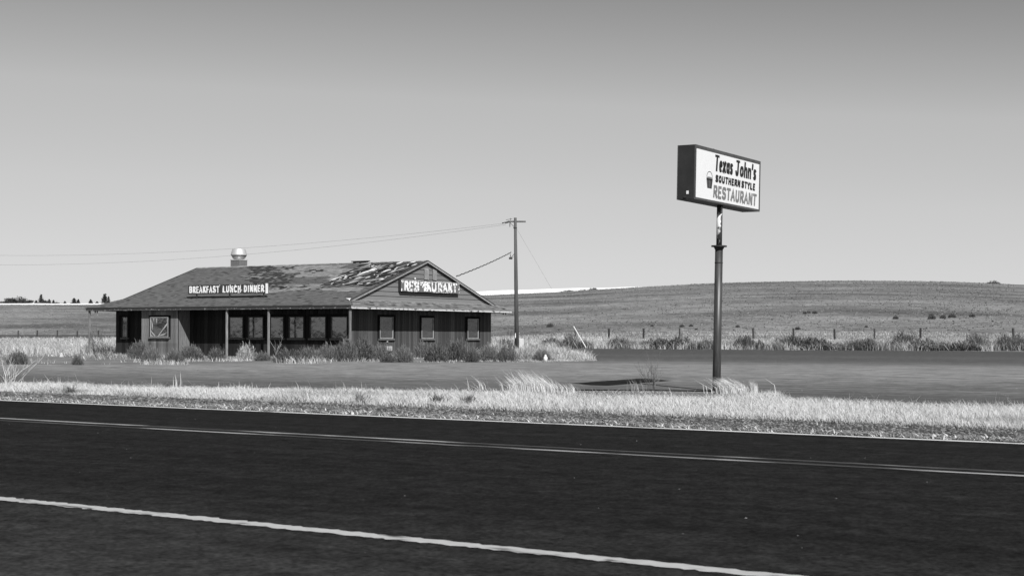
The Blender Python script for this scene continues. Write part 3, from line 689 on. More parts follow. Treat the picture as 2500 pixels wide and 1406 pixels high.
# exposed pale underlay where the covering has blown off, torn edges running down the slope
def strip(pts, name='bare_patch', m=m_white, h=.03, th=.01):
    q = MB(); q.prism([(x, y, rz(y) + h) for x, y in pts], (0, 0, -th)); return q.build(name, m, roof_o)
def ragged(x0, y0, x1, y1, w, n=6, name='bare_patch', m=m_white, h=.03):
    """irregular torn strip from (x0,y0) to (x1,y1)"""
    dx, dy = x1 - x0, y1 - y0; L_ = math.hypot(dx, dy); nx, ny = -dy / L_, dx / L_
    A = []; Bq = []
    for i in range(n + 1):
        t = i / n; ww = w * (.15 + .85 * math.sin(math.pi * min(max(t, .08), .92))) * random.uniform(.5, 1.3) / 2
        A.append((x0 + dx * t + nx * ww, y0 + dy * t + ny * ww)); Bq.append((x0 + dx * t - nx * ww * random.uniform(.5, 1.2), y0 + dy * t - ny * ww * random.uniform(.5, 1.2)))
    return strip(A + Bq[::-1], name, m, h)
PATCH = [(-4.6, 7.29, -4.36, 6.14, 0.1), (-4.07, 6.94, -4.01, 6.37, 0.11), (-3.55, 6.85, -3.62, 5.78, 0.11), (-3.28, 6.21, -3.49, 5.77, 0.41), (-3.45, 6.07, -3.7, 5.33, 0.24), (-3.75, 5.69, -3.73, 4.94, 0.18), (-3.73, 4.84, -3.77, 4.49, 0.11), (-2.85, 4.69, -3.14, 4.26, 0.11), (-2.35, 4.85, -3.22, 4.41, 0.28), (-2.22, 5.14, -2.14, 4.4, 0.45), (-2.14, 5.98, -2.26, 5.34, 0.37), (-2.18, 5.89, -2.22, 5.69, 0.33), (-1.72, 5.16, -1.64, 4.76, 0.11), (-1.22, 5.97, -1.22, 5.52, 0.1), (-2.22, 6.85, -2.18, 6.44, 0.24), (-1.88, 6.72, -1.84, 6.37, 0.11), (-2.39, 7.43, -2.52, 7.03, 0.23), (-1.46, 7.41, -1.67, 7.17, 0.28), (-0.96, 6.91, -1.09, 6.56, 0.13), (-1.32, 4.35, -1.36, 3.88, 0.33), (-1.4, 4.17, -1.37, 3.69, 0.11), (-2.84, 3.96, -3.34, 3.89, 0.1), (-2.39, 3.83, -2.43, 3.41, 0.1), (-2.26, 4.12, -2.18, 3.82, 0.08), (-4.76, 5.0, -5.0, 4.12, 0.15), (-4.2, 4.72, -4.22, 3.79, 0.13), (-4.5, 5.03, -4.41, 4.73, 0.16), (-4.03, 4.71, -3.73, 4.54, 0.11), (-3.24, 3.47, -3.53, 3.49, 0.08), (-1.37, 3.45, -2.53, 3.48, 0.07), (-4.54, 4.64, -4.58, 4.44, 0.08), (-1.72, 5.65, -1.72, 5.56, 0.1), (-5.35, 7.35, -4.62, 7.31, 0.05)]
for p in PATCH: ragged(p[0], p[1], p[2], p[3], p[4] * 1.15, h=.03 + random.uniform(0, .012))
for i in range(34):
    t = random.random(); y = random.uniform(3.6, 7.3); x = random.uniform(-5.0, -1.0)
    ragged(x, y, x - random.uniform(-.12, .15), y - random.uniform(.1, .45), random.uniform(.03, .09), 4, h=.045 + random.uniform(0, .01))
# loose dark felt tongues, curled up and throwing shadows
for i in range(70):
    y = random.uniform(3.8, 7.3); x = random.uniform(-5.2, -1.1); w = random.uniform(.15, .5); l = random.uniform(.3, .9)
    h0 = random.uniform(.02, .05); h1 = random.uniform(.05, .13); dx = random.uniform(-.15, .12)
    q = MB(); q.prism([(x, y, rz(y) + h0), (x + w, y, rz(y) + h0), (x + w + dx, y - l, rz(y - l) + h1), (x + dx, y - l + random.uniform(-.1, .1), rz(y - l) + h1 * .6)], (0, 0, -.012))
    q.build('loose_felt', random.choice((m_sh3, m_felt, m_sh2, m_sh1)), roof_o)
for i in range(45):                                  # curled tabs on the middle of the roof
    y = random.choice((random.uniform(3.3, 6.9), random.uniform(2.9, 3.5))); x = random.uniform(-13.2, -6.8) + (6 - y) * .3; w = random.uniform(.12, .3); l = random.uniform(.12, .3); h1 = random.uniform(.04, .09)
    q = MB(); q.prism([(x, y, rz(y) + .02), (x + w, y, rz(y) + .02), (x + w - .05, y - l, rz(y - l) + h1), (x - .03, y - l, rz(y - l) + h1)], (0, 0, -.012))
    q.build('curled_shingle', random.choice((m_sh3, m_sh2, m_sh1)), roof_o)
strip([(-1.15, .93), (-.8, .95), (-.55, .5), (-.75, .72)], 'bent_flashing', m_white, .06)
# roof fan
m_alu = mat('spun_aluminium', .7, .85, scale=3, rough=.38, metal=.55)
fan = empty('roof_exhaust_fan'); fan.parent = B; fan.location = (0, 0, 0)
FX, FY = -15.62, 7.9
q = MB(); q.box(FX - .36, FX + .36, FY - .36, FY + .36, 5.1, 5.80); q.build('curb', mat('curb_metal', .12, .2, scale=4, stretch=(6, 6, .5), rough=.7), fan)
q = MB(); q.box(FX - .38, FX + .38, FY - .38, FY + .38, 5.80, 5.85); q.build('curb_flange', m_alu, fan)
q = MB(); q.lathe([(.2, 5.85), (.33, 5.88), (.41, 5.97), (.45, 6.08)], FX, FY, 32); q.build('lower_bowl', m_alu, fan, smooth=True)
q = MB(); q.lathe([(.50, 6.115), (.51, 6.15), (.495, 6.2), (.415, 6.47), (.40, 6.5), (.25, 6.53), (.18, 6.55), (0, 6.56)], FX, FY, 32); q.build('upper_hood', m_alu, fan, smooth=True)
q = MB(); q.tube([(FX, FY, 6.075), (FX, FY, 6.115)], .47, 32); q.build('seam_band', m_dark, fan)
# box on the right wall
q = MB(); q.box(-.98, -.80, 4.05, 4.5, .32, .58); q.build('utility_box', mat('box_paint', .4, .55, rough=.6), B, bevel=.01)
q = MB(); q.box(-.99, -.92, 4.2, 4.28, .8, .86); q.build('wall_tap', m_lampw, B)
q = MB(); q.box(-.98, -.9, 7.3, 8.0, -.12, -.06); q.build('wall_plank', m_trim, B)

# ------------------------------------------------------------------ lettering (brush strokes)
def arc(cx, cy, rx, ry, a0, a1, n=9): return [(cx + rx * math.cos(R(a0 + (a1 - a0) * i / n)), cy + ry * math.sin(R(a0 + (a1 - a0) * i / n))) for i in range(n + 1)]
G = {
 'A': [[(0, 0), (.5, 1), (1, 0)], [(.2, .34), (.8, .34)]],
 'B': [[(.1, 0), (.1, 1)], [(.1, 1)] + arc(.5, .76, .4, .24, 90, -90) + [(.1, .52)], [(.1, .52)] + arc(.5, .26, .45, .26, 90, -90) + [(.1, 0)]],
 'C': [arc(.55, .5, .5, .5, 50, 310, 14)],
 'D': [[(.1, 0), (.1, 1)], [(.1, 1)] + arc(.35, .5, .6, .5, 90, -90, 12) + [(.1, 0)]],
 'E': [[(.1, 0), (.1, 1)], [(.1, 1), (.92, 1)], [(.1, .52), (.78, .52)], [(.1, 0), (.95, 0)]],
 'F': [[(.1, 0), (.1, 1)], [(.1, 1), (.95, 1)], [(.1, .52), (.8, .52)]],
 'H': [[(.08, 0), (.08, 1)], [(.92, 0), (.92, 1)], [(.08, .5), (.92, .5)]],
 'I': [[(.5, 0), (.5, 1)]],
 'K': [[(.1, 0), (.1, 1)], [(.92, 1), (.12, .45)], [(.4, .6), (.98, 0)]],
 'L': [[(.12, 1), (.12, 0), (.95, 0)]],
 'N': [[(.08, 0), (.08, 1)], [(.08, 1), (.92, 0)], [(.92, 0), (.92, 1)]],
 'O': [arc(.5, .5, .46, .5, 90, 450, 18)],
 'R': [[(.1, 0), (.1, 1)], [(.1, 1)] + arc(.5, .74, .4, .26, 90, -90) + [(.1, .48)], [(.45, .48), (.98, 0)]],
 'S': [arc(.5, .75, .42, .25, 25, 270, 10) + arc(.5, .25, .44, .25, 90, -155, 10)],
 'T': [[(0, 1), (1, 1)], [(.5, 1), (.5, 0)]],
 'U': [[(.08, 1), (.08, .35)] + arc(.5, .33, .42, .33, 180, 360, 10) + [(.92, .35), (.92, 1)]],
 'Y': [[(0, 1), (.5, .5), (1, 1)], [(.5, .5), (.5, 0)]],
 'J': [[(.15, 1), (.95, 1)], [(.6, 1), (.62, .3)] + arc(.36, .26, .28, .26, 0, -170, 8)],
 'e': [[(.12, .30), (.85, .36)] + arc(.5, .32, .40, .32, 10, 300, 12)],
 'x': [[(.05, .64), (.92, 0)], [(.92, .66), (.05, 0)]],
 'a': [arc(.48, .32, .40, .32, 60, 420, 14), [(.88, .64), (.9, 0)]],
 's': [arc(.5, .48, .36, .16, 35, 270, 9) + arc(.5, .16, .38, .16, 90, -150, 9)],
 'o': [arc(.5, .32, .44, .32, 90, 450, 16)],
 'h': [[(.1, 0), (.14, 1.0)], [(.12, .42)] + arc(.5, .42, .38, .22, 160, 0, 8) + [(.9, 0)]],
 'n': [[(.1, 0), (.1, .64)], [(.1, .42)] + arc(.5, .42, .38, .22, 160, 0, 8) + [(.9, 0)]],
 "'": [[(.6, 1.0), (.3, .72)]],
}
def glyph(ch, w, h, sw, slant=0.0, sh=None, thick=.004):
    """strokes of one letter as a thin raised mesh in (along, up, out)"""
    V = []; F = []; sh = sh or sw
    for si, st in enumerate(G[ch]):
        P = [Vector((p[0] * w + slant * p[1] * h, p[1] * h)) for p in st]
        P = [p for i, p in enumerate(P) if i == 0 or (p - P[i - 1]).length > 1e-5]; n = len(P); out = thick * (1 + .25 * si)
        closed = (P[0] - P[-1]).length < 1e-4; o = len(V)
        for i, p in enumerate(P):
            if closed: dd = P[(i + 1) % (n - 1) if i < n - 1 else 1] - P[i - 1 if i > 0 else n - 2]
            else: dd = P[min(i + 1, n - 1)] - P[max(i - 1, 0)]
            dd.normalize(); nn = Vector((-dd.y, dd.x))
            k = 1.0
            if 0 < i < n - 1 and not closed:
                d1 = (P[i] - P[i - 1]).normalized(); d2 = (P[i + 1] - P[i]).normalized(); k = min(1.8, 1 / max(.4, math.cos(d1.angle(d2) / 2)))
            hw = (sw * abs(nn.x) + sh * abs(nn.y)) / 2 * k
            e = Vector((0, 0))
            if not closed and i == 0: e = -dd * sw * .4
            if not closed and i == n - 1: e = dd * sw * .4
            V += [(*(p + nn * hw + e), out), (*(p - nn * hw + e), out), (*(p - nn * hw + e), 0), (*(p + nn * hw + e), 0)]
            if i:
                a = o + 4 * (i - 1); b = o + 4 * i
                F += [(a, a + 1, b + 1, b), (a + 1, a + 2, b + 2, b + 1), (a + 3, a, b, b + 3)]
        F += [(o, o + 3, o + 2, o + 1), (len(V) - 4, len(V) - 3, len(V) - 2, len(V) - 1)]
    return V, F
def word(text, a0, a1, b0, b1, sw, frame, m, parent, slant=0, sh=None, gap=.28, widths=None, name='letter', rise=0.0):
    """letters spread between a0 and a1; frame(a, b, out) -> point"""
    wd = {'I': .5, "'": .35, 'L': .85, 'E': .85, 'F': .8, 'T': .95, 's': .8, 'e': .9}
    if widths: wd.update(widths)
    tot = sum(wd.get(c, 1) for c in text) + gap * (len(text) - 1); u = (a1 - a0) / tot; a = a0
    for i, c in enumerate(text):
        w = wd.get(c, 1) * u; V, F = glyph(c, w - sw * .5, b1 - b0 - sw, sw, slant, sh)
        jit = random.uniform(-.5, .5) * rise
        V = [frame(a + x + sw * .25, b0 + sw * .5 + y + jit, z) for x, y, z in V]
        pyd(name, V, F, m, parent); a += w + gap * u

# board over the front eave: BREAKFAST LUNCH DINNER
m_sgrey = mat('sign_board_grey', .03, .06, scale=5, rough=.8)
m_letw = patch_mat('peeling_white_letters', .13, 1.0, 13, .37, rough=.7, soft=.05)
rs = empty('roof_sign', (*wld(BLD_A, BLD_D), ZB), -ANG)
tag(rs, 'long narrow weathered board reading breakfast lunch dinner, standing on the front roof slope', 'sign')
BY = 1.3; bx0, bx1, bz0, bz1 = -13.25, -7.02, 3.49, 4.01
q = MB(); q.box(bx0, bx1, BY, BY + .05, bz0, bz1); q.build('sign_board', m_sgrey, rs)
for x in (-12.62, -10.02, -7.42):
    q = MB(); q.box(x - .03, x + .03, BY + .055, BY + .1, 3.19, 3.8); q.build('support_leg', m_dark, rs)
def fr_front(a, b, o): return (bx0 + a * (bx1 - bx0), BY - .003 - o, bz0 + b * (bz1 - bz0))
def metric(fr, W_, H_):
    return lambda a, b, o: fr(a / W_, b / H_, o)
WW, HH = bx1 - bx0, bz1 - bz0; frm = metric(fr_front, WW, HH)
for t, f0, f1 in (('BREAKFAST', .018, .398), ('LUNCH', .445, .668), ('DINNER', .706, .95)):
    word(t, f0 * WW, f1 * WW, .12 * HH, .88 * HH, .078, frm, m_letw, rs, gap=.30, sh=.07, rise=.015)
q = MB(); q.box(bx1 - .19, bx1, BY - .012, BY - .004, bz0 - .02, bz1 + .02); q.build('peeled_strip', m_letw, rs)
for i in range(16):                                  # flakes of white paint and torn film over the middle words
    x = random.choice((random.uniform(-10.2, -8.9), random.uniform(-13, -7.4))); z = random.choice((3.50, 3.94, 3.5, 3.95, random.uniform(3.5, 3.9))); w = random.uniform(.015, .05); h = random.uniform(.05, .16)
    k = random.uniform(-.06, .06); q = MB(); q.prism([(x, BY - .008 - i * .0002, z), (x + w, BY - .008 - i * .0002, z + .02), (x + w + k, BY - .008 - i * .0002, min(z + h, 4.0)), (x + k, BY - .008 - i * .0002, min(z + h, 4.0) - .02)], (0, -.002, 0)); q.build('paint_flake', m_letw, rs)

# box sign on the gable: RESTAURANT, letters half scoured away
gs = empty('gable_sign', (*wld(BLD_A, BLD_D), ZB), -ANG)
tag(gs, 'scoured white and grey box sign reading restaurant on the end gable above the skirt roof', 'sign')
gy0, gy1, gz0, gz1 = 5.0, 10.55, 3.60, 4.23; GXo = -.62
m_sbox = mat('sign_cabinet_black', .025, .035, rough=.7)
m_face = patch_mat('scoured_sign_face', .15, .85, 3.2, .64, stretch=(1, 1.6, 1), rough=.6, soft=.03)
q = MB(); q.box(GX + .045, GXo, gy0, gy1, gz0, gz1); q.build('cabinet', m_sbox, gs)
q = MB(); q.box(GXo + .001, GXo + .012, gy0 + .005, gy1 - .005, gz0 + .005, gz1 - .005); q.build('sign_face', m_face, gs)
WG, HG = gy1 - gy0, gz1 - gz0
def fr_g(a, b, o): return (GXo + .014 + o, gy0 + a, gz0 + b)
m_letg = patch_mat('scoured_white_letters', .17, .95, 7, .43, rough=.6, soft=.04)
LET = [('R', .055, .122), ('E', .135, .20), ('S', .215, .30), ('T', .35, .425), ('A', .425, .495), ('U', .51, .59), ('R', .62, .685), ('A', .705, .78), ('N', .80, .862), ('T', .885, .95)]
for c, f0, f1 in LET:
    word(c, f0 * WG, f1 * WG, .08 * HG, .92 * HG, .105, fr_g, m_letg, gs, widths={c: 1})
random.seed(5)
for i, (f0, f1, b0, b1) in enumerate([(.0, .02, .0, .25), (.0, .03, .85, 1), (.05, .97, .955, .995), (.1, .3, .0, .06), (.5, .9, 0, .04), (.345, .49, .42, .94), (.39, .46, .1, .5), (.0, 1, .95, .99), (.31, .345, .6, .9), (.975, 1, .35, .62)]):
    pts = []
    n = 5
    for k in range(n): pts.append((f0 + (f1 - f0) * k / n, b0 + random.uniform(-.03, .03)))
    for k in range(n): pts.append((f1 - (f1 - f0) * k / n, b1 + random.uniform(-.03, .03)))
    pts = [(min(max(x, .002), .998), min(max(z, .01), .99)) for x, z in pts]
    q = MB(); q.prism([fr_g(x * WG, z * HG, .0055 + .0004 * i) for x, z in pts], (.0015, 0, 0)); q.build('white_paint_patch', m_letg, gs)
q = MB(); q.lathe([(.0, 4.27), (.05, 4.28), (.06, 4.34), (.04, 4.40), (0, 4.42)], GX + .1, 6.45, 12); q.build('lamp_socket', m_lampw, gs)

# ------------------------------------------------------------------ roadside sign on a pole
lean = Matrix.Rotation(R(.85), 4, 'Y')
S = bpy.data.objects.new('roadside_sign', None); link(S)
SX, SY = 5.25, 37.85
S.matrix_world = Matrix.Translation((SX, SY, -.05)) @ lean @ Matrix.Rotation(-ANG, 4, 'Z')
tag(S, 'tall lit-cabinet restaurant sign on a steel pole at the roadside verge, black lettering on white', 'sign')
z0, z1, th, wd_ = 4.80, 6.14, .45, 3.87
m_cab = mat('cabinet_dark_paint', .022, .035, scale=3, rough=.55, spec=.3)
m_cabf = mat('retainer_frame', .06, .10, scale=6, rough=.6)
m_acr = mat('white_acrylic', .78, .84, scale=1.5, rough=.35, spec=.4)
m_blk = mat('black_lettering', .012, .02, rough=.5)
m_gry = mat('faded_red_lettering', .17, .23, scale=5, rough=.5)
m_pole = mat('painted_pole', .03, .06, scale=3, stretch=(3, 3, .35), rough=.45, spec=.5, extra=7, extra_amt=.3)
m_peel = patch_mat('peeling_pole_paint', .06, .75, 6, .52, stretch=(1, 1, .6), rough=.6)
q = MB(); q.box(-th / 2, th / 2, -wd_ / 2, wd_ / 2, z0, z1); q.build('cabinet', m_cab, S, bevel=.008)
for s in (1, -1):
    x = s * (th / 2 + .002); e = .055
    f = MB()
    def fb_(ya, yb, za, zb_, f=f, x=x, s=s): lo, hi = sorted((x, x + s * .02)); f.box(lo, hi, ya, yb, za, zb_)
    fb_(-wd_ / 2, wd_ / 2, z0, z0 + e); fb_(-wd_ / 2, wd_ / 2, z1 - e - .02, z1); fb_(-wd_ / 2, -wd_ / 2 + e, z0 + e, z1 - e - .02); fb_(wd_ / 2 - e, wd_ / 2, z0 + e, z1 - e - .02)
    f.build('retainer_frame', m_cabf, S)
    q = MB(); lo, hi = sorted((x, x + s * .008)); q.box(lo, hi, -wd_ / 2 + e, wd_ / 2 - e, z0 + e, z1 - e - .02); q.build('sign_face', m_acr, S)
q = MB(); q.box(-.03, .03, -.5, -.44, z1, z1 + .07); q.box(-.02, .02, -.44, -.1, z1, z1 + .02); q.build('lifting_lug', m_cab, S)
q = MB(); q.box(.02, .08, -wd_ / 2 - .01, -wd_ / 2 - .001, z0 + .13, z0 + .21); q.build('service_sticker', m_acr, S)
q = MB(); q.box(-.05, .02, -wd_ / 2 - .02, -wd_ / 2 - .001, z0 + .04, z0 + .08); q.build('switch_box', m_dark, S)
HS = z1 - z0
def fr_s(s):
    def f(a, b, o): return (s * (th / 2 + .0115 + o), s * (-wd_ / 2 + a), z1 - HS + b)
    return f
def vb(v): return (1 - v) * HS
for s in (1, -1):
    F_ = fr_s(s)
    if s < 0: base = F_
    W_ = wd_
    word('Texas', .285 * W_, .555 * W_, vb(.405), vb(.085), .078, F_, m_blk, S, slant=.10, sh=.055, gap=.2, widths={'T': 1.25, 'e': .95, 's': .85})
    word("John's", .60 * W_, .93 * W_, vb(.405), vb(.085), .078, F_, m_blk, S, slant=.10, sh=.055, gap=.2, widths={'J': 1.2, "'": .35, 's': .85})
    word('SOUTHERN', .30 * W_, .675 * W_, vb(.605), vb(.465), .048, F_, m_blk, S, slant=.12, gap=.32)
    word('STYLE', .70 * W_, .915 * W_, vb(.605), vb(.465), .048, F_, m_blk, S, slant=.12, gap=.32)
    word('RESTAURANT', .270 * W_, .94 * W_, vb(.905), vb(.665), .062, F_, m_gry, S, slant=.1, gap=.24)
    # bucket painted on the face
    def bp(pts, o, m, nm):
        V = [F_(x * W_, vb(v), o) for x, v in pts] + [F_(x * W_, vb(v), o - .002) for x, v in pts]; n = len(pts)
        pyd(nm, V, [tuple(range(n)), tuple(reversed(range(n, 2 * n)))] + [(i, (i + 1) % n, (i + 1) % n + n, i + n) for i in range(n)], m, S)
    bp([(.168, .57), (.258, .57), (.246, .745), (.182, .745)], .003, m_blk, 'painted_bucket')
    for k in range(3): x = .183 + k * .022; bp([(x, .60), (x + .007, .60), (x + .009, .735), (x + .004, .735)], .0045, m_gry, 'bucket_highlight')
    bp([(.168, .565)] + [(.213 + .045 * math.cos(t), .562 - .03 * math.sin(t)) for t in [math.pi * (1 - i / 8) for i in range(9)]] + [(.258, .565)], .0038, m_gry, 'bucket_lid')
    ring = [(.213 + .042 * math.cos(t), .54 - .11 * math.sin(t)) for t in [math.pi * i / 12 for i in range(13)]]; ring2 = [(.213 + .038 * math.cos(t), .54 - .100 * math.sin(t)) for t in [math.pi * (1 - i / 12) for i in range(13)]]
    bp(ring + ring2, .003, m_blk, 'bucket_handle')
q = MB(); q.tube([(0, 0, 3.79), (0, 0, z0 + .01)], .075, 20); q.build('upper_pipe', m_peel, S, smooth=True)
q = MB(); q.tube([(0, 0, -.3), (0, 0, 1.2), (0, 0, 3.70)], [.108, .104, .1], 24); q.build('lower_pipe', m_pole, S, smooth=True)
q = MB(); q.tube([(0, 0, 3.75), (0, 0, 3.785)], .2, 24); q.tube([(0, 0, 3.68), (0, 0, 3.75)], [.105, .14], 20); q.build('flange', m_cab, S)
q = MB(); q.tube([(0, 0, 3.33), (0, 0, 3.355)], .106, 20); q.build('weld_ring', m_cab, S)

# ------------------------------------------------------------------ utility pole and lines
m_pw = mat('creosoted_pole', .05, .13, scale=3, stretch=(4, 4, .25), rough=.85, bump=.4, bscale=12)
m_wire = mat('line_wire', .12, .16, rough=.5)
U = empty('utility_pole', (.37, 110, gzs(.37, 110) - .1))
tag(U, 'tall dark wooden utility pole with crossarm just right of the building', 'pole')
zt = 10.2 - U.location.z
q = MB(); q.tube([(0, 0, -.2), (-.08, 0, 5), (-.16, 0, zt)], [.175, .145, .105], 14); q.build('pole_shaft', m_pw, U, smooth=True)
q = MB(); q.bar((-.72, .1, zt - .28), (.62, .1, zt - .28), .1, .11); q.build('crossarm', m_pw, U)
q = MB(); q.bar((-.6, .0, zt - .32), (-.18, -.02, zt - .75), .035); q.build('arm_brace', m_dark, U)
q = MB(); q.tube([(-.165, 0, zt - .8), (-.165, 0, zt - .72)], .135, 12); q.build('band', m_dark, U)
q = MB(); q.bar((-.85, .05, zt - .16), (-.38, .05, zt - .08), .03); q.bar((-.52, .05, zt - .2), (-.52, .05, zt - .02), .03); q.build('cutout_arm', m_dark, U)
def insul(p, dvec, n, parent, r=.055, step=.11):
    q = MB(); p = Vector(p); dvec = Vector(dvec).normalized(); pts = []; rr = []
    for i in range(n): 
        for t, r_ in ((0, .02), (.35, .025), (.5, r), (.65, .02)): pts.append(p + dvec * (i + t) * step); rr.append(r_)
    q.tube(pts, rr, 8); return q.build('insulator', m_dark, parent, smooth=True)
insul((-.62, .1, zt - .28), (-.84, .55, -.14), 6, U); insul((-.56, .02, zt - .38), (0, 0, -1), 3, U)
insul((-.5, .15, zt - .30), (-.84, .55, -.14), 5, U)
q = MB(); q.box(-.14, -.085, -.19, -.165, 1.15, 1.5); q.build('pole_tag', mat('pole_tag_white', .8, .85, rough=.5), U)
q = MB(); q.box(-.62, -.36, -.06, .06, 7.0, 7.16); q.bar((-.5, 0, 7.16), (-.52, 0, 7.38), .05); q.bar((-.42, 0, 7.16), (-.22, 0, 7.42), .04); q.bar((-.12, 0, 7.3), (-.36, 0, 7.12), .02); q.build('service_bracket', m_dark, U)
ux, uy = -CA, SA
def sagline(name, p0, p1, sag, r, n, m, label, twist=0):
    p0 = Vector(p0); p1 = Vector(p1); pts = []
    for i in range(n + 1):
        t = i / n; p = p0.lerp(p1, t); p.z -= 4 * sag * t * (1 - t)
        if twist: p += Vector((math.sin(i * 1.7) * twist, 0, math.cos(i * 1.7) * twist))
        pts.append(p)
    q = MB(); q.tube(pts, r, 5); return tag(q.build(name, m, None), label, 'wire')
P0 = Vector((.37 - 1.05, 110.4, 9.8))
sagline('power_line', P0, P0 + Vector((ux * 76, uy * 76, 0)), 1.15, .0075, 40, m_wire, 'upper of the two thin power lines running left above the building')
P1 = Vector((.37 - .85, 110.4, 9.72))
sagline('power_line', P1, P1 + Vector((ux * 90, uy * 90, 0)), 1.82, .0075, 40, m_wire, 'lower of the two thin power lines, passing behind the roof fan')
rp = wld(BLD_A - .9, BLD_D + 10.6)
sagline('service_drop', (-.1, 110, 7.62), (rp[0], rp[1], 4.62 + ZB), .07, .032, 60, m_dark, 'thick twisted service cable sagging from the utility pole to the gable', twist=.02)
g0 = Vector((.25, 110, 9.5)); tx0 = (1434 - 1250) / 3600; g1 = Vector((tx0 * 112, 112, gzs(tx0 * 112, 112) + .15))
q = MB(); q.tube([g0, g1], .006, 5); gw = q.build('guy_wire', m_wire, None); tag(gw, 'slanting guy wire with white plastic guard anchored right of the utility pole', 'wire')
q = MB(); q.tube([g1.lerp(g0, .02), g1.lerp(g0, .195)], .045, 8); q.build('wire_guard', mat('white_guard', .8, .88, rough=.5), gw)

# ------------------------------------------------------------------ wire fence along the field
m_fp = mat('old_fence_post', .03, .06, scale=5, stretch=(4, 4, .5), rough=.9, rnd=.4)
Fe = empty('wire_fence', (0, 0, 0)); tag(Fe, 'long old barbed wire fence with leaning wooden posts at the foot of the hill', 'fence')
posts = []
for sx in (-4, 44, 90, 140, 188, 240, 1404, 1487, 1571, 1660, 1749, 1840, 1938, 2038, 2135, 2247, 2475, 2600):
    tx = (sx - 1250) / 3600; Yp = 150 / (SA * tx + CA); Xp = tx * Yp; z = gzs(Xp, Yp)
    h = random.uniform(1.2, 1.42) if sx > 1000 else random.uniform(1.35, 1.5); r = random.uniform(.10, .135); ln = random.uniform(-.07, .07)
    q = MB(); q.tube([(Xp, Yp, z - .3), (Xp + ln, Yp, z + h)], [r, r * .92], 8); q.build('fence_post', m_fp, Fe); posts.append((Xp, Yp, z))
for sx, h in ((1240, 1.1), (1247, 1.15), (2360, .75)):
    tx = (sx - 1250) / 3600; Yp = 150 / (SA * tx + CA); Xp = tx * Yp; z = gzs(Xp, Yp)
    q = MB(); q.tube([(Xp, Yp, z - .3), (Xp + .03, Yp, z + h)], .045, 6); q.build('fence_post', m_fp, Fe)
for hh in (.45, .8, 1.1):
    for seg in (posts[:6], posts[6:]):
        q = MB(); q.tube([(x, y - .1, z + hh) for x, y, z in seg], .006, 4); q.build('fence_wire', m_wire, Fe)

# ------------------------------------------------------------------ bushes
def bush_mesh(name, seed, n, mats, lean=(-.2, 0), dome=.85, twig=.012, up=.5, mix=(.75, .2, .05)):
    """rounded clump of fine upright twigs, unit radius, unit height"""
    rg = np.random.default_rng(seed)
    V = []; F = []; M = []
    for i in range(n):
        th = rg.uniform(0, 6.283); rr = math.sqrt(rg.uniform(0, 1)); ph = rr * 1.42
        ph = min(ph, 1.5); lob = 1 + .13 * math.sin(3 * th + seed) + .09 * math.sin(5 * th + 2 * seed)
        rad = np.array([math.cos(th) * math.sin(ph), math.sin(th) * math.sin(ph), math.cos(ph)])
        dp = 1 - .75 * rg.uniform(0, 1) ** 1.3; pos = rad * dp * lob * np.array([1, 1, dome]); pos = pos + rg.normal(0, .035, 3); pos[2] = max(pos[2], .02)
        dirv = rad * .55 + np.array([lean[0] * 1.4, 0, .45 * (1 if up > 0 else .1)]) + rg.normal(0, .28, 3); dirv /= np.linalg.norm(dirv)
        L_ = rg.uniform(.12, .34) * (1.25 if rg.uniform() < .08 else 1)
        tip = pos + dirv * L_ * .45; b = pos - dirv * L_ * .55; b[2] = max(b[2], 0)
        t2 = th + rg.uniform(-1.5, 1.5) + 1.57; w = np.array([math.cos(t2), math.sin(t2), 0]) * twig * rg.uniform(.6, 1.4)
        mid = (b + tip) / 2 + np.array([.03, 0, .02]); o = len(V)
        V += [b - w * .6, b + w * .6, mid + w, mid - w, tip]; F += [(o, o + 1, o + 2, o + 3), (o + 3, o + 2, o + 4)]
        k = int(rg.choice(len(mats), p=mix)); M += [k, k]
    me = bpy.data.meshes.new(name); me.from_pydata([tuple(v) for v in V], [], F)
    for m in mats: me.materials.append(m)
    me.polygons.foreach_set('material_index', M); return me
m_b1 = mat('brush_twig', .09, .22, scale=6, rough=.9, isl=.4, rnd=.25, trans=.15, spec=.1)
BM = {'brush': [bush_mesh('brush', s, 3000, [m_b1, m_g3, m_g2], mix=(.80, .14, .06)) for s in (1, 2, 3)],
      'dark': [bush_mesh('dark_bush', s, 2600, [m_g4, m_b1, m_g3], lean=(-.05, 0), twig=.022, mix=(.7, .25, .05)) for s in (4, 5)],
      'pale': [bush_mesh('pale_bush', s, 1800, [m_g2, m_g1, m_b1], twig=.011, mix=(.55, .3, .15)) for s in (6, 7)],
      'tumble': [bush_mesh('tumbleweed', s, 2600, [m_b1, m_g3, m_g4], lean=(.0, 0), dome=.95, twig=.013, up=-.3, mix=(.5, .3, .2)) for s in (8, 9)]}
cnts = {}
def bush(kind, X, Y, r, h, label, name='brush', cat='bush', group=None, dz=0):
    me = BM[kind][cnts.get(kind, 0) % len(BM[kind])]; cnts[kind] = cnts.get(kind, 0) + 1
    o = bpy.data.objects.new(name, me); link(o); o.location = (X, Y, gzs(X, Y) - .03 + dz); o.scale = (r, r, h)
    o.rotation_euler = (0, 0, random.uniform(-.5, .5)); tag(o, label, cat, group); return o
def at(px, Y): tx = (px - 1250) / 3600; return tx * Y, Y
G1 = 'brush growing along the building'
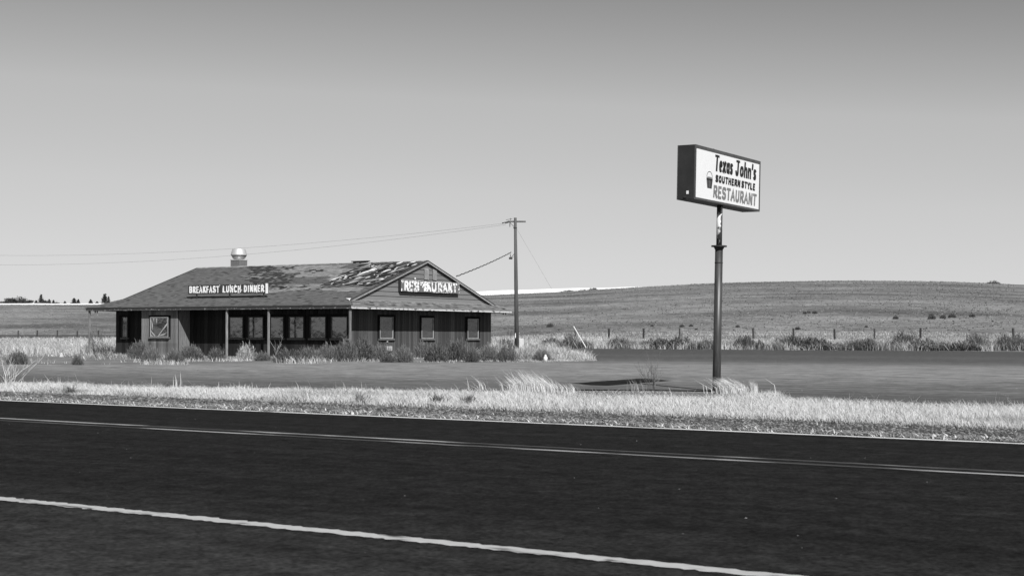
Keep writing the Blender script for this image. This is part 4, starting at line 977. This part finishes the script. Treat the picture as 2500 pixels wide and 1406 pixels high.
for px, Y, r, h, kd, lb in [
    (42, 66, .5, .66, 'brush', 'rounded grey rabbitbrush at the far left edge of the photo, in dry grass'),
    (188, 64, .26, .5, 'brush', 'small dark brush in the grass left of the leftmost porch post'),
    (340, 75, .62, .95, 'brush', 'grey brush under the dark wall, left of the bay window'),
    (368, 70, .50, .72, 'brush', 'second clump, low grey brush directly below the bay window'),
    (424, 68, .46, .62, 'brush', 'grey brush leaning left below the right edge of the bay'),
    (466, 73, .72, .78, 'brush', 'wide grey brush in front of the dark recessed wall'),
    (527, 70, .46, .70, 'brush', 'round dark brush just left of the second porch post'),
    (600, 72, .5, .85, 'pale', 'wispy arching grass clump under the leftmost row window'),
    (640, 70, .44, .48, 'brush', 'low brush touching the left side of the third porch post'),
    (700, 67, .72, .68, 'brush', 'broad grey mound of brush right of the third porch post'),
    (752, 69, .60, .76, 'brush', 'grey brush below the fourth window of the row'),
    (798, 71, .62, .85, 'brush', 'tall grey brush beneath the fifth window of the row'),
    (842, 70, .66, 1.06, 'brush', 'tall brush in front of the corner post'),
    (888, 71, .66, 1.10, 'dark', 'large dark bush right of the corner post'),
    (930, 74, .6, .85, 'brush', 'brush under the leftmost window of the end wall'),
    (984, 68, .52, .78, 'brush', 'dense brush between the end wall windows, near the grey box'),
    (946, 66, .36, .42, 'dark', 'small dark weed clump in front of the grey utility box'),
    (1032, 78, .62, .95, 'brush', 'brush against the wall below the middle end window'),
    (1064, 70, .60, .85, 'dark', 'dark bush in front of the middle window of the end wall'),
    (1115, 72, .72, 1.15, 'brush', 'tallest brush on the end wall, between middle and right windows'),
    (1152, 69, .42, .65, 'dark', 'dark weed bush below the rightmost end window'),
    (1192, 72, .62, .85, 'brush', 'brush at the right corner of the end wall'),
    (1236, 71, .55, .82, 'brush', 'grey weeds in front of the utility pole'),
    (1280, 75, .66, .80, 'pale', 'pale seed-headed brush right of the utility pole base'),
    (1322, 74, .52, .62, 'brush', 'brush at the start of the low grass tongue beside the lot'),
    (1215, 88, .8, 1.0, 'pale', 'pale brush behind the right corner of the building'),
    (1232, 98, .8, 1.1, 'brush', 'grey brush left of the utility pole base'),
    (1305, 100, .9, .9, 'pale', 'light brush patch behind the low grass tongue'),
    ]:
    X, Y = at(px, Y * .975 if Y < 76 else Y); bush(kd, X, Y, r * .98, h * 1.08, lb, 'rabbitbrush', 'bush', G1)
G2 = 'bushes on the bank behind the lot'
def dback(px, off):
    tx = (px - 1250) / 3600
    for it in range(1):
        Y = 124 / (SA * tx + CA)
    for it in range(4):
        a, d = lab(tx * Y, Y); dd = np.interp(a, [p[0] for p in BACK], [p[1] for p in BACK]) if a > -70 else 119.6
        Y = (dd + off) / (SA * tx + CA)
    return tx * Y, Y
for px, off, r, h, kd, lb in [
    (1346, 3, 1.1, .95, 'dark', 'dark bush at the left end of the bank, left of the guy wire'),
    (1392, 1.5, .9, 1.3, 'tumble', 'upright dark tumbleweed just below the white guy wire guard'),
    (1424, 1.2, .8, .7, 'tumble', 'low round tumbleweed at the foot of the guy wire'),
    (1508, 2.5, 1.4, 1.1, 'brush', 'grey bank brush just left of the third fence post right of guy wire'),
    (1535, 2, .9, .75, 'brush', 'low grey bank brush midway between guy wire guard and wide dark brush'),
    (1608, 2, 1.6, 1.0, 'dark', 'wide dark brush on the bank midway between guy wire and sign pole'),
    (1660, 2, 1.5, 1.1, 'dark', 'dark brush under the last fence post left of the sign pole'),
    (1692, 1.4, .9, .7, 'brush', 'small brush close to the lot edge, left of the sign pole'),
    (1726, 2, 1.1, .95, 'brush', 'grey brush on the bank touching the left side of the sign pole'),
    (1778, 2, .9, .75, 'brush', 'low grey brush on the bank just right of the sign pole'),
    (1818, 1.4, .95, 1.25, 'dark', 'black conical bush at the lot edge, first dark one right of the sign pole'),
    (1850, 1.6, .95, .8, 'dark', 'dark rounded bush right beside the black conical one'),
    (1932, 3, 1.7, 1.3, 'brush', 'big grey bush under the second fence post right of the sign pole'),
    (1972, 2, 1.7, 1.1, 'dark', 'long dark bush right of the second fence post past the sign pole'),
    (2004, 1.6, 1.3, .95, 'dark', 'dark bush left of the third fence post past the sign pole'),
    (2046, 1.3, .8, .7, 'brush', 'low brush in front of the third fence post past the sign pole'),
    (2088, 1.4, 1.1, .85, 'tumble', 'tumbleweed left of the slanting fourth fence post past the sign pole'),
    (2117, 1.6, 1.1, 1.0, 'dark', 'dark bush below the slanting fourth fence post past the sign pole'),
    (2150, 1.2, .75, .8, 'pale', 'pale round tumbleweed at the lot edge on the right side'),
    (2206, 4, 1.5, 1.45, 'tumble', 'tall grey tumbleweed mound left of the fifth fence post past the sign pole'),
    (2258, 1.5, 1.4, 1.0, 'dark', 'black hollow-looking bush under the fifth fence post past the sign pole'),
    (2296, 1.6, 1.2, .7, 'dark', 'low dark brush right of the black hollow-looking bush'),
    (2358, 1.3, 1.5, .85, 'dark', 'widest black bush at the lot edge near the right side of the photo'),
    (2384, 3.4, 1.3, 1.3, 'tumble', 'grey tumbleweed piled behind the widest black bush'),
    (2412, 1.5, .8, .75, 'dark', 'small black bush between two tumbleweeds near the right edge'),
    (2455, 2, 1.1, 1.25, 'tumble', 'brown-grey tumbleweed left of the last fence post'),
    (2490, 2.2, 1.0, 1.2, 'tumble', 'tumbleweed cut by the right edge of the photo'),
    ]:
    X, Y = dback(px, off); bush(kd, X, Y, r * 1.1, h * 1.15, lb, 'tumbleweed' if kd == 'tumble' else 'sagebrush', 'bush', G2)
G3 = 'dark shrubs dotted over the hillside'
for px, py, r, lb in [
    (1592, 795, .5, 'dark shrub low on the hill, above the gap left of the wide dark bank brush'),
    (1665, 797, .7, 'dark shrub just above the last fence post left of the sign pole'), (1687, 796, .6, 'dark shrub above and right of the last fence post left of the sign pole'),
    (1700, 804, .4, 'tiny shrub nearest the left side of the sign pole on the lower hill'), (1801, 798, .6, 'shrub left of the first fence post right of the sign pole'),
    (1965, 765, .6, 'leftmost of three small shrubs in a row on the middle of the hill'), (1975, 763, .55, 'middle of three small shrubs in a row on the hill'), (1989, 764, .75, 'rightmost of three small shrubs in a row on the hill'),
    (2187, 777, .75, 'lone dark shrub left of the paired shrubs on the right hillside'), (2275, 778, 1.0, 'paired dark shrub, lower of two on the right hillside'), (2274, 771, .7, 'paired dark shrub, upper of two on the right hillside'),
    (2302, 776, .8, 'flat shrub between the pair and the black round one on the right hillside'), (2324, 774, 1.0, 'black round shrub standing alone on the right hillside'),
    (2373, 772, .8, 'thin grey shrub right of the black round one on the hillside'), (1948, 803, .7, 'shrub right of the second fence post past the sign pole'),
    (1343, 797, 1.0, 'low shrub on the hill between utility pole and guy wire'), (2115, 798, .45, 'shrub just left of the slanting fence post top')]:
    tx = (px - 1250) / 3600; hz = 820 + .0038 * (px - 1250); best = None
    y150 = 150 / (SA * tx + CA)
    for k in range(400):
        Y = y150 + 1 + k * .55; yy = hz - 3600 * (gzs(tx * Y, Y) - CAMH) / Y
        if yy <= py + 2: best = Y; break
    if best: bush('dark', tx * best, best, r * .5, r * .6, lb, 'hill_shrub', 'shrub', G3)
for px, w, h, lb in ((1694, 1.6, 1.0, 'wide dark bush on the skyline left of the sign pole'), (2425, 2.0, 1.6, 'dark bush on the skyline near the right edge'),
                     (1388, 2.2, 1.1, 'row of brush on the ridge, left clump above the guy wire'), (1424, 1.8, 1.0, 'brush on the ridge, middle clump right of the guy wire top'), (1448, 1.6, 1.3, 'brush on the ridge, darkest clump below the pale field')):
    tx = (px - 1250) / 3600; Y = 150 / (SA * tx + CA) + 203; bush('dark', tx * Y, Y, w, h, lb, 'ridge_bush', 'bush', 'bushes on the ridge line')

# ------------------------------------------------------------------ foreground tall clumps and dead weeds
def clump(name, X, Y, n, h, rad, lean, m, label, cat='grass clump', w=.012, spread=.15, seed=1, bend=.6):
    rg = np.random.default_rng(seed); r = rad * np.abs(rg.normal(0, .55, n)); t = rg.uniform(0, 6.283, n)
    x = X + r * np.cos(t); y = Y + r * np.sin(t) * .5
    o = blades(name, x, y, gz(x, y), h * rg.uniform(.5, 1.1, n), np.full(n, w), lean, spread, [m], None, bend=bend, seed=seed); return tag(o, label, cat)
for i, (px, Y, n, h, rad, lb) in enumerate([(1262, 37.4, 160, .42, .35, 'left tuft of the tall windblown grass, left of the cabinet shadow'), (1300, 37.3, 260, .58, .5, 'tallest windblown grass tuft on the verge, middle of the clump'),
    (1338, 37.1, 170, .46, .4, 'right tuft of the windblown grass beside the dark shadow'), (1180, 38.2, 30, .42, .3, 'sparse bent grass stalks left of the windblown tufts'), (1395, 36.9, 60, .3, .5, 'thin grass in front of the cabinet shadow')]):
    X, Y = at(px, Y); clump('tall_grass', X, Y, n, h, rad, (-.55, 0), m_g1, lb, seed=20 + i, w=.014, bend=.7)
X, Y = at(1790, 37.0); clump('tall_grass', X, Y, 420, .42, .42, (-.85, 0), m_g1, 'flattened pale grass sweeping against the foot of the sign pole', seed=30, spread=.22, w=.016, bend=.8)
X, Y = at(1842, 36.5); clump('tall_grass', X, Y, 90, .36, .1, (-.2, 0), m_g1, 'small upright tuft a little right of the sign pole', seed=31, w=.012)
X, Y = at(434, 37.5); clump('tall_grass', X, Y, 7, .62, .12, (-.08, 0), m_g1, 'tall thin stalks rising from the verge grass on the left', seed=32, w=.016, spread=.06)
for i, px in enumerate((1068, 1145, 420 - 247, 880)):
    X, Y = at(px, 30.8 if px > 1000 else (31.2 if px > 800 else 35)); clump('dark_weed', X, Y, 90, .26, .22, (0, 0), m_g3, ['dark weed in the verge grass below the middle of the building', 'darker weed patch in the grass right of the first one', 'dark weed at the near edge of the grass on the left', 'grey weed tuft in the grass below the corner post'][i], 'weed', seed=40 + i, w=.02, spread=.5)
def deadweed(X, Y, h, n, seed, label, m, r0=.01, side=.5, lean=0):
    rg = random.Random(seed); q = MB(); z = gzs(X, Y)
    def br(p, d, l, r, lv):
        k = 4; pts = [p]; 
        for i in range(k):
            d = (d + Vector((rg.uniform(-.25, .25), rg.uniform(-.25, .25), rg.uniform(-.1, .15)))).normalized(); p = p + d * l / k; pts.append(p)
            if lv < 2 and rg.random() < .75: br(p, (d + Vector((rg.uniform(-1, 1), rg.uniform(-1, 1), .3)) * .8).normalized(), l * .5, r * .6, lv + 1)
        q.tube(pts, [r * (1 - .16 * i) for i in range(k + 1)], 4)
    for i in range(n): br(Vector((X + rg.uniform(-.08, .08), Y, z - .03)), Vector((rg.uniform(-side, side) + lean, rg.uniform(-.3, .3), 1)).normalized(), h * rg.uniform(.7, 1.1), r0, 0)
    return tag(q.build('dead_weed', m, None), label, 'weed')
X, Y = at(18, 38); deadweed(X, Y, .85, 7, 3, 'bare branching dead weed at the far left of the verge', m_g1, .011, .7, .15)
X, Y = at(1590, 38.6); deadweed(X, Y, .72, 9, 5, 'leggy grey weed standing left of the sign pole', m_g3, .009, .5)
X, Y = at(1555, 38.2); clump('tall_grass', X, Y, 30, .4, .3, (-.3, 0), m_g2, 'wispy stalks at the left foot of the leggy grey weed', seed=51)
X, Y = at(236, 74); deadweed(X, Y, 1.1, 7, 8, 'bare arching stems beside the left corner of the building', m_b1, .014, .5, -.35)
X, Y = at(265, 72); deadweed(X, Y, 1.3, 5, 9, 'long leaning bare stems touching the dark left wall', m_b1, .014, .3, -.6)
X, Y = at(672, 72); deadweed(X, Y, 1.0, 2, 10, 'single dried stalk with a seed head under the third window', m_g2, .016, .1, -.1)
# small things
m_paint = mat('white_plastic', .75, .85, rough=.5)
X, Y = at(1332, 68.5); q = MB(); z = gzs(X, Y); q.lathe([(.0, z), (.09, z), (.10, z + .2), (.04, z + .28), (.04, z + .33), (0, z + .33)], X, Y, 12); tag(q.build('plastic_jug', m_paint, None, smooth=True), 'small white plastic jug lying in the low grass tongue beside the lot', 'jug')
X, Y = at(1273, 108); q = MB(); z = gzs(X, Y); q.box(X - .18, X + .18, Y - .1, Y + .1, z - .1, z + 1.0); tag(q.build('utility_pedestal', mat('pale_pedestal', .5, .6, rough=.6), None, bevel=.03), 'pale utility pedestal right beside the base of the utility pole', 'pedestal')
X, Y = at(150, 78); q = MB(); z = gzs(X, Y)
q.add([(X - .1, Y, z), (X + .1, Y - .1, z), (X + .12, Y + .1, z), (X - .1, Y + .1, z), (X - .05, Y, z + .2), (X + .03, Y + .05, z + .24)], [(0, 1, 5, 4), (1, 2, 5), (2, 3, 4, 5), (3, 0, 4)]); tag(q.build('pale_rock', m_lampw, None), 'pale rock in the tall grass left of the building', 'rock')

# ------------------------------------------------------------------ distant trees on the left skyline
m_leaf = mat('distant_foliage', .035, .085, scale=.6, rough=.9, isl=.4, spec=.1)
m_trunk = mat('tree_bark', .06, .1, rough=.9)
def tree(px, w, h, kind, label, Y=850, seed=0):
    rg = random.Random(seed); tx = (px - 1250) / 3600; X = tx * Y; z = gzs(X, Y) - .3
    T_ = empty('conifer_tree' if kind == 'fir' else 'broadleaf_tree', (X, Y, z)); tag(T_, label, 'tree', 'trees on the left skyline')
    q = MB(); q.tube([(0, 0, -.5), (0, 0, h * .9)], [w * .06, w * .02], 6)
    for i in range(5): zz = h * (.25 + .12 * i); t = rg.uniform(0, 6.28); q.tube([(0, 0, zz), (math.cos(t) * w * .25, math.sin(t) * w * .25, zz + h * .1)], [w * .02, w * .008], 4)
    q.build('trunk', m_trunk, T_)
    q = MB(); n = 700 if kind == 'fir' else 1100
    lobes = [(rg.uniform(-.32, .32) * w, rg.uniform(-.3, .3) * w, h * rg.uniform(.4, .78), rg.uniform(.18, .32)) for _ in range(9)]
    for i in range(n):
        if kind == 'fir':
            t = rg.random() ** .7; zz = h * (1 - t) * .95 + h * .05; lay = .75 + .25 * math.sin(zz / h * 42); rad = (w / 2) * (.06 + t) * lay * math.sqrt(rg.random()); a_ = rg.uniform(0, 6.28); p = Vector((rad * math.cos(a_), rad * math.sin(a_), zz)); s = w * .10
        else:
            lx, ly, lz, lr = rg.choice(lobes); v = Vector((rg.gauss(0, 1), rg.gauss(0, 1), rg.gauss(0, 1))).normalized() * rg.random() ** .4; p = Vector((lx + v.x * lr * w, ly + v.y * lr * w, max(lz + v.z * lr * h * .9, .2))); s = w * .06
        d1 = Vector((rg.gauss(0, 1), rg.gauss(0, 1), rg.gauss(0, .6))).normalized() * s; d2 = Vector((rg.gauss(0, 1), rg.gauss(0, 1), rg.gauss(0, .6))).normalized() * s
        q.add([p, p + d1, p + d1 * .6 + d2, p + d2], [(0, 1, 2, 3)])
    q.build('crown', m_leaf, T_)
k = 850 / 3600
for i, (px, w, h, kd, lb) in enumerate([(6, 22, 9, 'b', 'low dark scrub tree cut by the left edge of the photo'), (30, 26, 19, 'b', 'broad tree, left half of the largest skyline clump'), (46, 26, 21, 'b', 'highest broad tree in the largest skyline clump'), (66, 22, 11, 'b', 'low rounded tree at the right end of the largest clump'),
    (78, 10, 6, 'b', 'smallest low bush-like tree right of the largest clump'), (88, 10, 14, 'fir', 'small pointed fir just right of the largest clump'), (100, 12, 21, 'fir', 'tallest fir of the second skyline clump'), (110, 16, 15, 'b', 'round tree in the middle of the second skyline clump'),
    (120, 12, 15, 'fir', 'fir at the right end of the second skyline clump'), (130, 8, 11, 'fir', 'tiny fir standing between the second and third clumps'), (140, 12, 9, 'b', 'low tree, left of the third skyline clump'), (150, 14, 10, 'b', 'rounded tree in the third skyline clump'), (158, 8, 9, 'fir', 'short fir ending the third skyline clump'),
    (181, 14, 16, 'fir', 'left and broader tree of the pair near the porch roof'), (191, 11, 16, 'fir', 'right and thinner tree of the pair near the porch roof'), (221, 10, 12, 'fir', 'lone small fir left of the roof corner'), (237, 12, 9, 'fir', 'squat fir just left of the tallest fir'),
    (256, 17, 26, 'fir', 'tallest fir on the skyline, just above the roof corner'), (265, 8, 17, 'fir', 'slim fir half hidden behind the tallest one'), (168, 9, 5, 'b', 'tiny shrub-like tree between third clump and the pair')]):
    tree(px, w * k * (1.9 if kd == 'fir' else 1.45), h * k * 1.3, 'fir' if kd == 'fir' else 'broad', lb, 850 + (i % 3) * 12, i)
